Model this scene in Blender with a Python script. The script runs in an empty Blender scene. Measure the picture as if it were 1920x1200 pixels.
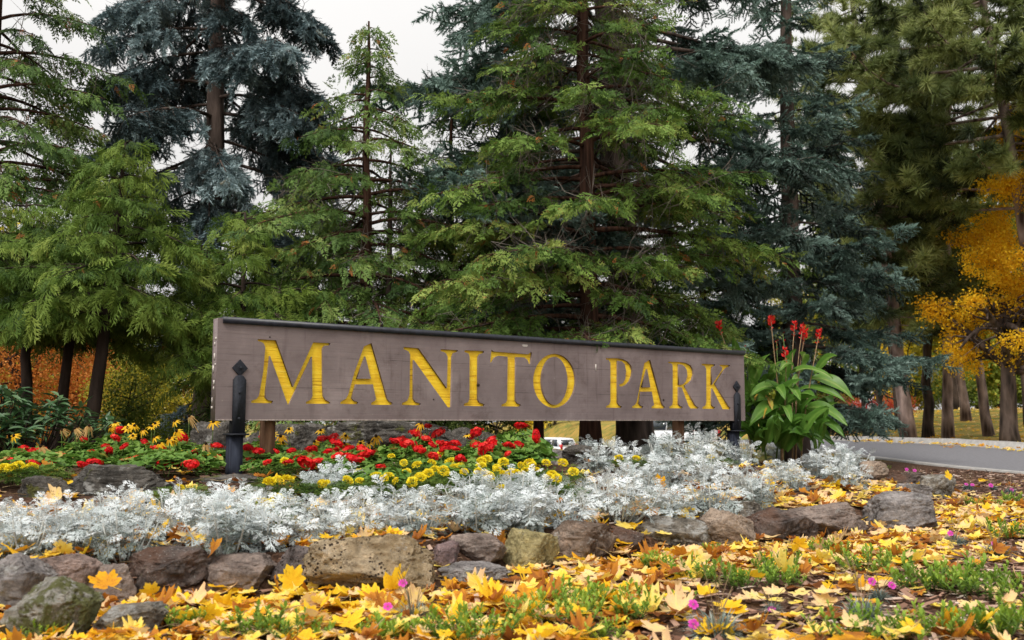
import bpy, math, random
import numpy as np
from mathutils import Vector

# ------------------------------------------------------------------ camera, world, sun, exposure
SC = bpy.context.scene
COL = SC.collection
R = math.radians
FPX, CAMZ = 1900.0, 0.75
PITCH = math.atan(190 / 1900.0)
cam_d = bpy.data.cameras.new('camera')
cam = bpy.data.objects.new('camera', cam_d)
COL.objects.link(cam)
cam.location = (0, 0, CAMZ)
cam.rotation_euler = (R(90) + PITCH, 0, 0)
cam_d.sensor_width = 36.0
cam_d.lens = 36.0 * FPX / 1920.0
cam_d.clip_start = 0.05
cam_d.clip_end = 3000
cam_d.dof.use_dof = True
cam_d.dof.focus_distance = 7.6
cam_d.dof.aperture_fstop = 4.0
SC.camera = cam

SUN_EL, SUN_AZ = R(50), R(205)          # azimuth clockwise from +Y: behind the camera, to the left
world = bpy.data.worlds.new('World')
SC.world = world
world.use_nodes = True
wn, wl = world.node_tree.nodes, world.node_tree.links
bg = wn['Background']
sky = wn.new('ShaderNodeTexSky')
sky.sky_type = 'NISHITA'
sky.sun_disc = False
sky.sun_elevation = SUN_EL
sky.sun_rotation = SUN_AZ
sky.dust_density = 6.0
sky.air_density = 1.0
hsv = wn.new('ShaderNodeHueSaturation')      # overcast: the cloud layer takes the blue out
hsv.inputs['Saturation'].default_value = 0.10
wl.new(sky.outputs[0], hsv.inputs['Color'])
tcw = wn.new('ShaderNodeTexCoord')
cn = wn.new('ShaderNodeTexNoise')
cn.inputs['Scale'].default_value = 2.2
cn.inputs['Detail'].default_value = 5
wl.new(tcw.outputs['Generated'], cn.inputs['Vector'])
cr = wn.new('ShaderNodeMapRange')
cr.inputs['From Min'].default_value = 0.3
cr.inputs['From Max'].default_value = 0.7
cr.inputs['To Min'].default_value = 6.05
cr.inputs['To Max'].default_value = 6.9
wl.new(cn.outputs['Fac'], cr.inputs['Value'])
cc = wn.new('ShaderNodeCombineColor')
for k in range(3):
    tn = wn.new('ShaderNodeMath')
    tn.operation = 'MULTIPLY'
    tn.inputs[1].default_value = (1.02, 1.0, .975)[k]
    wl.new(cr.outputs[0], tn.inputs[0])
    wl.new(tn.outputs[0], cc.inputs[k])
mixw = wn.new('ShaderNodeMix')
mixw.data_type = 'RGBA'
mixw.inputs['Factor'].default_value = 0.75
wl.new(hsv.outputs[0], mixw.inputs['A'])
wl.new(cc.outputs[0], mixw.inputs['B'])
# an overcast sky is brighter overhead than near the horizon (1 + 2 sin h)
sep = wn.new('ShaderNodeSeparateXYZ')
wl.new(tcw.outputs['Generated'], sep.inputs[0])
grd = wn.new('ShaderNodeMapRange')
grd.inputs['From Min'].default_value = 0.15
grd.inputs['From Max'].default_value = 1.0
grd.inputs['To Min'].default_value = 0.95
grd.inputs['To Max'].default_value = 1.9
wl.new(sep.outputs['Z'], grd.inputs['Value'])
vm = wn.new('ShaderNodeVectorMath')
vm.operation = 'SCALE'
wl.new(mixw.outputs['Result'], vm.inputs[0])
wl.new(grd.outputs[0], vm.inputs['Scale'])
wl.new(vm.outputs[0], bg.inputs['Color'])
bg.inputs['Strength'].default_value = 0.10

sun_d = bpy.data.lights.new('sun', 'SUN')
sun_d.energy = 1.5
sun_d.angle = R(14)
sun_d.color = (1.0, 0.95, 0.87)
sun = bpy.data.objects.new('sun', sun_d)
COL.objects.link(sun)
_sd = Vector((math.sin(SUN_AZ) * math.cos(SUN_EL), math.cos(SUN_AZ) * math.cos(SUN_EL), math.sin(SUN_EL)))
sun.rotation_euler = _sd.to_track_quat('Z', 'Y').to_euler()

vs = SC.view_settings
vs.view_transform = 'Standard'
vs.look = 'None'
vs.exposure = 0.52
vs.gamma = 1.0
SC.cycles.max_bounces = 6
SC.cycles.diffuse_bounces = 3
SC.cycles.transmission_bounces = 3
SC.cycles.use_denoising = True

# ------------------------------------------------------------------ helpers
rng = np.random.default_rng(7)

def ss(a, b, x):
    t = np.clip((np.asarray(x, float) - a) / (b - a), 0, 1)
    return t * t * (3 - 2 * t)

def _hash(ix, iy, iz):
    n = (ix * 374761393 + iy * 668265263 + iz * 2147483647 * 3 + 1274126177) & 0xffffffff
    n = ((n ^ (n >> 13)) * 1274126177) & 0xffffffff
    n = ((n ^ (n >> 16)) * 2246822519) & 0xffffffff
    return ((n ^ (n >> 15)) & 0xffffff) / float(0xffffff)

def vnoise(p):
    """value noise in -1..1 for an (n,3) array"""
    p = np.asarray(p, float)
    i = np.floor(p).astype(np.int64)
    f = p - i
    u = f * f * (3 - 2 * f)
    r = 0
    for dx in (0, 1):
        for dy in (0, 1):
            for dz in (0, 1):
                w = (u[:, 0] if dx else 1 - u[:, 0]) * (u[:, 1] if dy else 1 - u[:, 1]) * (u[:, 2] if dz else 1 - u[:, 2])
                r = r + w * _hash(i[:, 0] + dx, i[:, 1] + dy, i[:, 2] + dz)
    return r * 2 - 1

def fbm(p, oct=4, gain=0.5):
    p = np.asarray(p, float)
    a, s, r = 1.0, 1.0, 0
    for _ in range(oct):
        r = r + a * vnoise(p * s + 17.3 * s)
        a *= gain
        s *= 2.03
    return r

def nrm(a):
    a = np.asarray(a, float)
    return a / np.maximum(np.linalg.norm(a, axis=-1, keepdims=True), 1e-9)

class G:
    """collects triangles with one tint value per vertex; build() links them as one mesh object"""
    def __init__(self):
        self.V, self.F, self.T, self.n = [], [], [], 0
    def add(self, v, f, t=0.5):
        v = np.asarray(v, float).reshape(-1, 3)
        f = np.asarray(f, np.int64).reshape(-1, 3)
        self.V.append(v)
        self.F.append(f + self.n)
        self.T.append(np.broadcast_to(np.asarray(t, float), (len(v),)))
        self.n += len(v)
        return self
    def arrays(self):
        if not self.V:
            return np.zeros((0, 3)), np.zeros((0, 3), np.int64), np.zeros(0)
        return np.concatenate(self.V), np.concatenate(self.F), np.concatenate(self.T)
    def mesh(self, name, mat=None, off=(0, 0, 0), smooth=False):
        v, f, t = self.arrays()
        return make_mesh(name, v - np.asarray(off, float), f, t, mat, smooth)
    def build(self, name, mat, parent=None, smooth=False, off=None):
        if off is None:
            off = tuple(parent.matrix_world_loc) if False else (tuple(parent['_o']) if parent is not None and '_o' in parent else (0, 0, 0))
        me = self.mesh(name, mat, off, smooth)
        o = bpy.data.objects.new(name, me)
        COL.objects.link(o)
        if parent is not None:
            o.parent = parent
        return o

def make_mesh(name, v, f, t=None, mat=None, smooth=False):
    me = bpy.data.meshes.new(name)
    me.vertices.add(len(v))
    me.vertices.foreach_set('co', np.ascontiguousarray(v, np.float32).ravel())
    k = f.shape[1]
    me.loops.add(len(f) * k)
    me.loops.foreach_set('vertex_index', np.ascontiguousarray(f, np.int32).ravel())
    me.polygons.add(len(f))
    me.polygons.foreach_set('loop_start', np.arange(0, len(f) * k, k, dtype=np.int32))
    if smooth:
        me.polygons.foreach_set('use_smooth', np.ones(len(f), bool))
    if t is not None:
        a = me.attributes.new('tint', 'FLOAT', 'POINT')
        a.data.foreach_set('value', np.ascontiguousarray(t, np.float32))
    if mat is not None:
        me.materials.append(mat)
    me.update(calc_edges=True)
    return me

def tag(o, label=None, cat=None, group=None, kind=None):
    for k, val in (('label', label), ('category', cat), ('group', group), ('kind', kind)):
        if val:
            o[k] = val
    return o

def thing(name, label, cat, loc=(0, 0, 0), group=None):
    o = bpy.data.objects.new(name, None)
    o.empty_display_size = 0.1
    COL.objects.link(o)
    o.location = loc
    o['_o'] = [float(c) for c in loc]
    return tag(o, label, cat, group)

def mesh_obj(name, me, parent=None, loc=(0, 0, 0), rot=(0, 0, 0), sc=1.0):
    o = bpy.data.objects.new(name, me)
    COL.objects.link(o)
    o.parent = parent
    o.location = loc
    o.rotation_euler = rot
    o.scale = (sc, sc, sc) if np.isscalar(sc) else sc
    return o

def copy_tree(o, parent=None):
    c = o.copy()
    COL.objects.link(c)
    c.parent = parent
    for ch in o.children:
        copy_tree(ch, c)
    return c

# pixels of the photograph -> points of the place
CP, SP = math.cos(PITCH), math.sin(PITCH)
def ray(px, py):
    u, v = (px - 960) / FPX, (600 - py) / FPX
    return np.array([u, CP - v * SP, SP + v * CP])
def at(px, py, Y):
    d = ray(px, py)
    return np.array([0, 0, CAMZ]) + d * (Y / d[1])
def proj(p):
    p = np.atleast_2d(p)
    y, z = p[:, 1], p[:, 2] - CAMZ
    zc = y * CP + z * SP
    return 960 + FPX * p[:, 0] / zc, 600 - FPX * (-y * SP + z * CP) / zc, zc

# the ground
RING = np.array([(-7.5, 3.2), (-4.2, 3.5), (-2.1, 3.96), (-1.5, 4.25), (-1.2, 4.4), (-.61, 4.5), (-.17, 4.72), (.11, 5.25), (.4, 5.42), (.91, 5.92),
                 (1.3, 6.2), (1.74, 6.5), (2.2, 6.75), (2.75, 7.2), (3.35, 8.1), (3.8, 9.2), (4.05, 10.2), (4.2, 11.4), (4.1, 12.6), (3.2, 13.4),
                 (1.5, 13.2), (-.5, 12.2), (-3, 11.3), (-6, 11), (-9, 10), (-10, 7), (-9.5, 4)])
FAR_EDGE = np.array([(17, 3), (14.5, 8), (12.6, 13), (11.5, 18), (10.85, 22), (10.3, 25.5), (9.7, 29), (9.0, 36), (8.6, 45), (6.2, 70), (1, 105), (-8, 150)], float)
NEAR_EDGE = np.array([(11.6, 3), (9.8, 8), (8.3, 11.5), (7.45, 14.5), (6.95, 17), (6.5, 20), (6.0, 25), (5.5, 32), (4.4, 45), (1.2, 70), (-4.5, 105), (-14, 150)], float)

def ring_dist(x, y):
    x, y = np.asarray(x, float), np.asarray(y, float)
    d = np.full(x.shape, 1e9)
    ins = np.zeros(x.shape, bool)
    n = len(RING)
    for i in range(n):
        a, b = RING[i], RING[(i + 1) % n]
        e = b - a
        t = np.clip(((x - a[0]) * e[0] + (y - a[1]) * e[1]) / (e @ e), 0, 1)
        d = np.minimum(d, np.hypot(x - a[0] - t * e[0], y - a[1] - t * e[1]))
        c = ((a[1] > y) != (b[1] > y)) & (x < (b[0] - a[0]) * (y - a[1]) / (b[1] - a[1] + 1e-12) + a[0])
        ins ^= c
    return np.where(ins, d, -d)

def ground(x, y):
    x, y = np.asarray(x, float), np.asarray(y, float)
    fall = .2 * ss(14, 25, y) - .95 * ss(29, 48, y) - 1.6 * ss(48, 85, y)
    left = -.38 * ss(11, 18, y) * (1 - ss(0, 6, x)) - .2 * ss(14, 25, y) * (1 - ss(0, 6, x))
    left = left + (1 - ss(0, 5, x)) * .95 * ss(29, 48, y)
    xf = np.interp(y, FAR_EDGE[:, 1], FAR_EDGE[:, 0])
    d = x - xf
    hill = .2 + .65 * ss(25, 46, y) * ss(0.5, 9, d) + .5 * ss(30, 50, y) * ss(7, 14, d)
    w = ss(0, 5, d) * ss(10, 20, y)
    g = (fall + left) * (1 - w) + hill * w
    near = ss(60, 20, y) if False else 1
    rd = ring_dist(x, y)
    bed = .16 * ss(0, .35, rd) + .22 * ss(.3, 2.6, rd)
    p = np.stack([x.ravel() * 1.3, y.ravel() * 1.3, np.zeros(x.size)], 1)
    bump = (vnoise(p) * .018 + vnoise(p * 3.1) * .008).reshape(x.shape)
    xn = np.interp(y, NEAR_EDGE[:, 1], NEAR_EDGE[:, 0])
    onroad = ss(-.5, 0, x - xn) * ss(.5, 0, x - xf)
    return g + bed + bump * (1 - onroad)

def gz(x, y):
    return float(ground(np.array([x]), np.array([y]))[0])

def hit(px, py, y0=2.0, y1=160.0):
    ys = np.concatenate([np.arange(y0, 20, .02), np.arange(20, y1, .2)])
    d = ray(px, py)
    P = np.array([0, 0, CAMZ]) + d[None] * (ys / d[1])[:, None]
    below = P[:, 2] <= ground(P[:, 0], P[:, 1])
    i = int(np.argmax(below)) if below.any() else len(ys) - 1
    return np.array([P[i, 0], P[i, 1], gz(P[i, 0], P[i, 1])])

def on_ground(px, Y):
    x = (px - 960) / FPX * Y * 1.0
    return np.array([x, Y, gz(x, Y)])

# shapes
def tube(g, pts, rad, sides=6, t=0.5, cap=True):
    pts = np.asarray(pts, float)
    rad = np.broadcast_to(np.asarray(rad, float), (len(pts),))
    d = np.gradient(pts, axis=0)
    d = nrm(d)
    up = np.array([0, 0, 1.0]) if abs(d[:, 2]).mean() < .8 else np.array([0, 1.0, 0])
    x = nrm(np.cross(d, up))
    z = np.cross(x, d)
    a = np.linspace(0, 2 * math.pi, sides, endpoint=False)
    v = pts[:, None] + rad[:, None, None] * (x[:, None] * np.cos(a)[None, :, None] + z[:, None] * np.sin(a)[None, :, None])
    n = len(pts)
    i = np.arange(n - 1)[:, None] * sides
    j = np.arange(sides)[None]
    j2 = (j + 1) % sides
    A, B, C_, D = i + j, i + j2, i + sides + j2, i + sides + j
    f = np.concatenate([np.stack([A, B, C_], -1).reshape(-1, 3), np.stack([A, C_, D], -1).reshape(-1, 3)])
    v = v.reshape(-1, 3)
    if cap:
        c0 = len(v)
        v = np.concatenate([v, pts[:1], pts[-1:]])
        e = (n - 1) * sides
        jj = np.arange(sides)
        f = np.concatenate([f, np.stack([np.full(sides, c0), (jj + 1) % sides, jj], 1), np.stack([np.full(sides, c0 + 1), e + jj, e + (jj + 1) % sides], 1)])
    g.add(v, f, t)

def box(g, c, s, t=.5, ax=None):
    """box at centre c, full size s, optional 3x3 axes (rows)"""
    q = np.array([(x, y, z) for x in (-.5, .5) for y in (-.5, .5) for z in (-.5, .5)]) * np.asarray(s, float)
    if ax is not None:
        q = q @ np.asarray(ax, float)
    f = [(0, 1, 3), (0, 3, 2), (4, 6, 7), (4, 7, 5), (0, 4, 5), (0, 5, 1), (2, 3, 7), (2, 7, 6), (0, 2, 6), (0, 6, 4), (1, 5, 7), (1, 7, 3)]
    g.add(q + np.asarray(c, float), f, t)

def frames(dirs, ups=None, roll=None):
    y = nrm(dirs)
    if ups is None:
        ups = np.broadcast_to(np.array([0, 0, 1.0]), y.shape)
    x = np.cross(y, ups)
    bad = np.linalg.norm(x, axis=1) < 1e-3
    x[bad] = np.array([1.0, 0, 0])
    x = nrm(x)
    z = np.cross(x, y)
    if roll is not None:
        c, s = np.cos(roll)[:, None], np.sin(roll)[:, None]
        x, z = x * c + z * s, z * c - x * s
    return np.stack([x, y, z], 1)

def scatter(g, bases, pos, fr, sc, tint, rg, tj=0.0):
    """places a randomly chosen base (v, f, t) at each position"""
    pos, sc, tint = np.asarray(pos, float), np.asarray(sc, float), np.asarray(tint, float)
    pick = rg.integers(0, len(bases), len(pos))
    for b, (bv, bf, bt) in enumerate(bases):
        idx = np.nonzero(pick == b)[0]
        if not len(idx):
            continue
        v = np.einsum('nk,mkj->mnj', bv, fr[idx]) * (sc[idx][:, None, None] if sc.ndim == 1 else sc[idx][:, None]) + pos[idx][:, None]
        f = bf[None] + (np.arange(len(idx)) * len(bv))[:, None, None]
        t = np.clip(tint[idx][:, None] + bt[None], 0, 1)
        g.add(v.reshape(-1, 3), f.reshape(-1, 3), t.reshape(-1))

# materials
def _m(name):
    m = bpy.data.materials.new(name)
    m.use_nodes = True
    nt = m.node_tree
    return m, nt.nodes, nt.links, nt.nodes['Principled BSDF'], nt.nodes['Material Output']

def ramp(n, stops):
    r = n.new('ShaderNodeValToRGB')
    e = r.color_ramp.elements
    while len(e) > 1:
        e.remove(e[-1])
    e[0].position, e[0].color = stops[0][0], (*stops[0][1], 1)
    for p, c in stops[1:]:
        k = e.new(p)
        k.color = (*c, 1)
    return r

def m_leaf(name, stops, trans=.3, rough=.55, spec=.25, objrand=0.0, noise=0.0, nscale=30, spots=None):
    m, n, l, bs, out = _m(name)
    at_ = n.new('ShaderNodeAttribute')
    at_.attribute_name = 'tint'
    src = at_.outputs['Fac']
    if objrand:
        oi = n.new('ShaderNodeObjectInfo')
        ma = n.new('ShaderNodeMath'); ma.operation = 'MULTIPLY_ADD'
        ma.inputs[1].default_value = objrand
        l.new(oi.outputs['Random'], ma.inputs[0]); l.new(src, ma.inputs[2])
        mb = n.new('ShaderNodeMath'); mb.operation = 'SUBTRACT'; mb.inputs[1].default_value = objrand / 2
        l.new(ma.outputs[0], mb.inputs[0])
        src = mb.outputs[0]
    if noise:
        tc = n.new('ShaderNodeTexCoord')
        nz = n.new('ShaderNodeTexNoise'); nz.inputs['Scale'].default_value = nscale; nz.inputs['Detail'].default_value = 3
        l.new(tc.outputs['Object'], nz.inputs['Vector'])
        mr = n.new('ShaderNodeMath'); mr.operation = 'MULTIPLY_ADD'
        mr.inputs[1].default_value = noise * 2
        l.new(nz.outputs['Fac'], mr.inputs[0]); l.new(src, mr.inputs[2])
        ms = n.new('ShaderNodeMath'); ms.operation = 'SUBTRACT'; ms.inputs[1].default_value = noise
        l.new(mr.outputs[0], ms.inputs[0])
        src = ms.outputs[0]
    rp = ramp(n, stops)
    l.new(src, rp.inputs[0])
    colour = rp.outputs[0]
    if spots:                       # brown blotches of decay
        ns = n.new('ShaderNodeTexNoise'); ns.inputs['Scale'].default_value = spots; ns.inputs['Detail'].default_value = 5; ns.inputs['Roughness'].default_value = .65
        gm = n.new('ShaderNodeNewGeometry')
        l.new(gm.outputs['Position'], ns.inputs['Vector'])
        rs = ramp(n, [(.60, (0, 0, 0)), (.68, (.75, .75, .75))])
        l.new(ns.outputs['Fac'], rs.inputs[0])
        ms_ = n.new('ShaderNodeMix'); ms_.data_type = 'RGBA'; ms_.inputs['B'].default_value = (.24, .095, .025, 1)
        l.new(rs.outputs[0], ms_.inputs['Factor']); l.new(colour, ms_.inputs['A'])
        colour = ms_.outputs['Result']
    l.new(colour, bs.inputs['Base Color'])
    bs.inputs['Roughness'].default_value = rough
    bs.inputs['Specular IOR Level'].default_value = spec
    if trans:
        tr = n.new('ShaderNodeBsdfTranslucent')
        l.new(colour, tr.inputs['Color'])
        mx = n.new('ShaderNodeMixShader')
        mx.inputs[0].default_value = trans
        l.new(bs.outputs[0], mx.inputs[1]); l.new(tr.outputs[0], mx.inputs[2])
        l.new(mx.outputs[0], out.inputs['Surface'])
    return m

def m_solid(name, col, rough=.5, spec=.4, metal=0.0, noise=0.0, scale=20, bump=0.0, coat=0.0):
    m, n, l, bs, out = _m(name)
    bs.inputs['Base Color'].default_value = (*col, 1)
    bs.inputs['Roughness'].default_value = rough
    bs.inputs['Specular IOR Level'].default_value = spec
    bs.inputs['Metallic'].default_value = metal
    bs.inputs['Coat Weight'].default_value = coat
    if noise or bump:
        tc = n.new('ShaderNodeTexCoord')
        nz = n.new('ShaderNodeTexNoise'); nz.inputs['Scale'].default_value = scale; nz.inputs['Detail'].default_value = 6
        l.new(tc.outputs['Object'], nz.inputs['Vector'])
        rp = ramp(n, [(.3, tuple(c * (1 - noise) for c in col)), (.7, tuple(min(1, c * (1 + noise)) for c in col))])
        l.new(nz.outputs['Fac'], rp.inputs[0]); l.new(rp.outputs[0], bs.inputs['Base Color'])
        if bump:
            bp = n.new('ShaderNodeBump'); bp.inputs['Strength'].default_value = bump; bp.inputs['Distance'].default_value = .01
            l.new(nz.outputs['Fac'], bp.inputs['Height']); l.new(bp.outputs[0], bs.inputs['Normal'])
    return m

def m_bark(name, dark, light, sx=14, sz=3, bump=.9, dist=.03):
    m, n, l, bs, out = _m(name)
    tc = n.new('ShaderNodeTexCoord')
    mp = n.new('ShaderNodeMapping')
    mp.inputs['Scale'].default_value = (sx, sx, sz)
    l.new(tc.outputs['Object'], mp.inputs['Vector'])
    nz = n.new('ShaderNodeTexNoise'); nz.inputs['Scale'].default_value = 1; nz.inputs['Detail'].default_value = 6; nz.inputs['Roughness'].default_value = .65
    l.new(mp.outputs[0], nz.inputs['Vector'])
    vo = n.new('ShaderNodeTexVoronoi'); vo.inputs['Scale'].default_value = .8
    l.new(mp.outputs[0], vo.inputs['Vector'])
    mu = n.new('ShaderNodeMath'); mu.operation = 'MULTIPLY'
    l.new(nz.outputs['Fac'], mu.inputs[0]); l.new(vo.outputs['Distance'], mu.inputs[1])
    rp = ramp(n, [(.08, dark), (.3, tuple((a + b) / 2 for a, b in zip(dark, light))), (.55, light)])
    l.new(mu.outputs[0], rp.inputs[0]); l.new(rp.outputs[0], bs.inputs['Base Color'])
    bp = n.new('ShaderNodeBump'); bp.inputs['Strength'].default_value = bump; bp.inputs['Distance'].default_value = dist
    l.new(mu.outputs[0], bp.inputs['Height']); l.new(bp.outputs[0], bs.inputs['Normal'])
    bs.inputs['Roughness'].default_value = .9
    bs.inputs['Specular IOR Level'].default_value = .15
    return m
# ------------------------------------------------------------------ the setting: ground, road, kerbs
def axis(lo, hi, step, far, k=1.12):
    a = list(np.arange(lo, hi + 1e-6, step))
    s = step
    while a[-1] < far:
        s *= k
        a.append(a[-1] + s)
    s = step
    while a[0] > -far if lo < 0 and lo > -100 and far > 100 else False:
        s *= k
        a.insert(0, a[0] - s)
    return np.array(a)

gx = axis(-9, 12, .09, 900, 1.09)
gy = axis(-6, 16, .09, 900, 1.05)
XX, YY = np.meshgrid(gx, gy)
ZZ = ground(XX, YY)
_xn = np.interp(YY, NEAR_EDGE[:, 1], NEAR_EDGE[:, 0])
_xf = np.interp(YY, FAR_EDGE[:, 1], FAR_EDGE[:, 0])
ZZ = ZZ - .05 * ((XX > _xn + .2) & (XX < _xf - .2))            # the road bed is cut a little below the sheet of asphalt
ny, nx = XX.shape
I = (np.arange(ny - 1)[:, None] * nx + np.arange(nx - 1)[None]).ravel()
FQ = np.stack([I, I + 1, I + nx + 1, I + nx], 1)
# zone: 0 planting bed and mulch, 1 lawn
zone = np.clip(ss(-.3, .5, XX - _xf) + ss(17, 20, YY) * ss(.6, -.6, XX - _xn), 0, 1)

def m_ground():
    m, n, l, bs, out = _m('ground_earth')
    a = n.new('ShaderNodeAttribute'); a.attribute_name = 'tint'
    tc = n.new('ShaderNodeTexCoord')
    n1 = n.new('ShaderNodeTexNoise'); n1.inputs['Scale'].default_value = 38; n1.inputs['Detail'].default_value = 8; n1.inputs['Roughness'].default_value = .7
    l.new(tc.outputs['Object'], n1.inputs['Vector'])
    r1 = ramp(n, [(.32, (.018, .010, .007)), (.5, (.07, .038, .024)), (.68, (.19, .11, .075)), (.78, (.28, .19, .14))])
    l.new(n1.outputs['Fac'], r1.inputs[0])
    n2 = n.new('ShaderNodeTexNoise'); n2.inputs['Scale'].default_value = 1.1; n2.inputs['Detail'].default_value = 10; n2.inputs['Roughness'].default_value = .75
    l.new(tc.outputs['Object'], n2.inputs['Vector'])
    r2 = ramp(n, [(.35, (.09, .12, .025)), (.47, (.19, .18, .04)), (.56, (.36, .23, .055)), (.68, (.45, .28, .09))])
    l.new(n2.outputs['Fac'], r2.inputs[0])
    mx = n.new('ShaderNodeMix'); mx.data_type = 'RGBA'
    l.new(a.outputs['Fac'], mx.inputs['Factor']); l.new(r1.outputs[0], mx.inputs['A']); l.new(r2.outputs[0], mx.inputs['B'])
    l.new(mx.outputs['Result'], bs.inputs['Base Color'])
    bp = n.new('ShaderNodeBump'); bp.inputs['Strength'].default_value = .8; bp.inputs['Distance'].default_value = .02
    l.new(n1.outputs['Fac'], bp.inputs['Height']); l.new(bp.outputs[0], bs.inputs['Normal'])
    bs.inputs['Roughness'].default_value = .95
    bs.inputs['Specular IOR Level'].default_value = .1
    return m
me = make_mesh('ground', np.stack([XX, YY, ZZ], -1).reshape(-1, 3), FQ, zone.ravel(), m_ground(), True)
tag(mesh_obj('ground', me), kind='structure')

def resample(P, step_fn):
    P = np.asarray(P, float)
    s = np.concatenate([[0], np.cumsum(np.linalg.norm(np.diff(P, axis=0), axis=1))])
    # smooth with a Catmull-Rom through the knots
    out = []
    for i in range(len(P) - 1):
        p0, p1, p2, p3 = P[max(i - 1, 0)], P[i], P[i + 1], P[min(i + 2, len(P) - 1)]
        k = max(3, int((s[i + 1] - s[i]) / step_fn))
        for t in np.linspace(0, 1, k, endpoint=False):
            out.append(.5 * ((2 * p1) + (p2 - p0) * t + (2 * p0 - 5 * p1 + 4 * p2 - p3) * t * t + (3 * p1 - p0 - 3 * p2 + p3) * t ** 3))
    out.append(P[-1])
    return np.array(out)

def strip(name, cols, zs, mat, kind='structure', smooth=True):
    """cols: list of (n,2) plan lines of equal length; zs: height above ground per column"""
    n, k = len(cols[0]), len(cols)
    v = []
    for c, z in zip(cols, zs):
        v.append(np.stack([c[:, 0], c[:, 1], ground(c[:, 0], c[:, 1]) + z], 1))
    v = np.stack(v, 1).reshape(-1, 3)
    i = (np.arange(n - 1)[:, None] * k + np.arange(k - 1)[None]).ravel()
    f = np.stack([i, i + 1, i + k + 1, i + k], 1)
    o = mesh_obj(name, make_mesh(name, v, f, np.full(len(v), .5), mat, smooth))
    return tag(o, kind=kind)

m_road = m_solid('asphalt', (.165, .162, .175), .85, .25, noise=.18, scale=22, bump=.25)
m_conc = m_solid('kerb_concrete', (.36, .345, .33), .9, .2, noise=.22, scale=9, bump=.3)
def curve_y(E, ys):
    return np.stack([np.interp(ys, E[:, 1], E[:, 0]), ys], 1)
_ys = np.concatenate([np.arange(3, 40, .35), np.arange(40, 140, 1.5)])
def smooth_edge(E):
    c = curve_y(E, _ys)
    for _ in range(6):
        c[1:-1, 0] = (c[:-2, 0] + 2 * c[1:-1, 0] + c[2:, 0]) / 4
    return c
EN, EF = smooth_edge(NEAR_EDGE), smooth_edge(FAR_EDGE)
W = (EF - EN)
strip('road', [EN + W * t for t in (.025, .2, .4, .6, .8, .975)], [.004, .015, .025, .025, .015, .004], m_road)
one = np.array([1.0, 0])
strip('near_kerb', [EN + W * .028, EN + W * .027, EN - one * .0, EN - one * .16, EN - one * .165], [-.03, .018, .026, .022, -.06], m_conc, smooth=False)
strip('far_kerb', [EF - W * .028 - one * .30, EF - W * .028 + one * .05, EF - W * .02 + one * .08, EF + one * .22, EF + one * .24], [.008, .02, .13, .135, -.1], m_conc, smooth=False)

# ------------------------------------------------------------------ the sign
B0 = at(403, 789, 7.2)
ztop = at(412.5, 596, 7.2)[2]
lo, hi_ = 8.0, 14.0
for _ in range(50):
    md = (lo + hi_) / 2
    if at(1397, 660, md)[2] < ztop:
        lo = md
    else:
        hi_ = md
B1 = at(1397.5, 789, md)
zbot = (B0[2] + B1[2]) / 2
H = ztop - zbot
ex = np.array([B1[0] - B0[0], B1[1] - B0[1], 0.0])
LEN = float(np.linalg.norm(ex))
ex /= LEN
en = np.array([ex[1], -ex[0], 0.0])           # towards the viewer
O = np.array([B0[0], B0[1], zbot])
print('SIGN', O, 'len', LEN, 'H', H, 'far depth', md)

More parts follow.
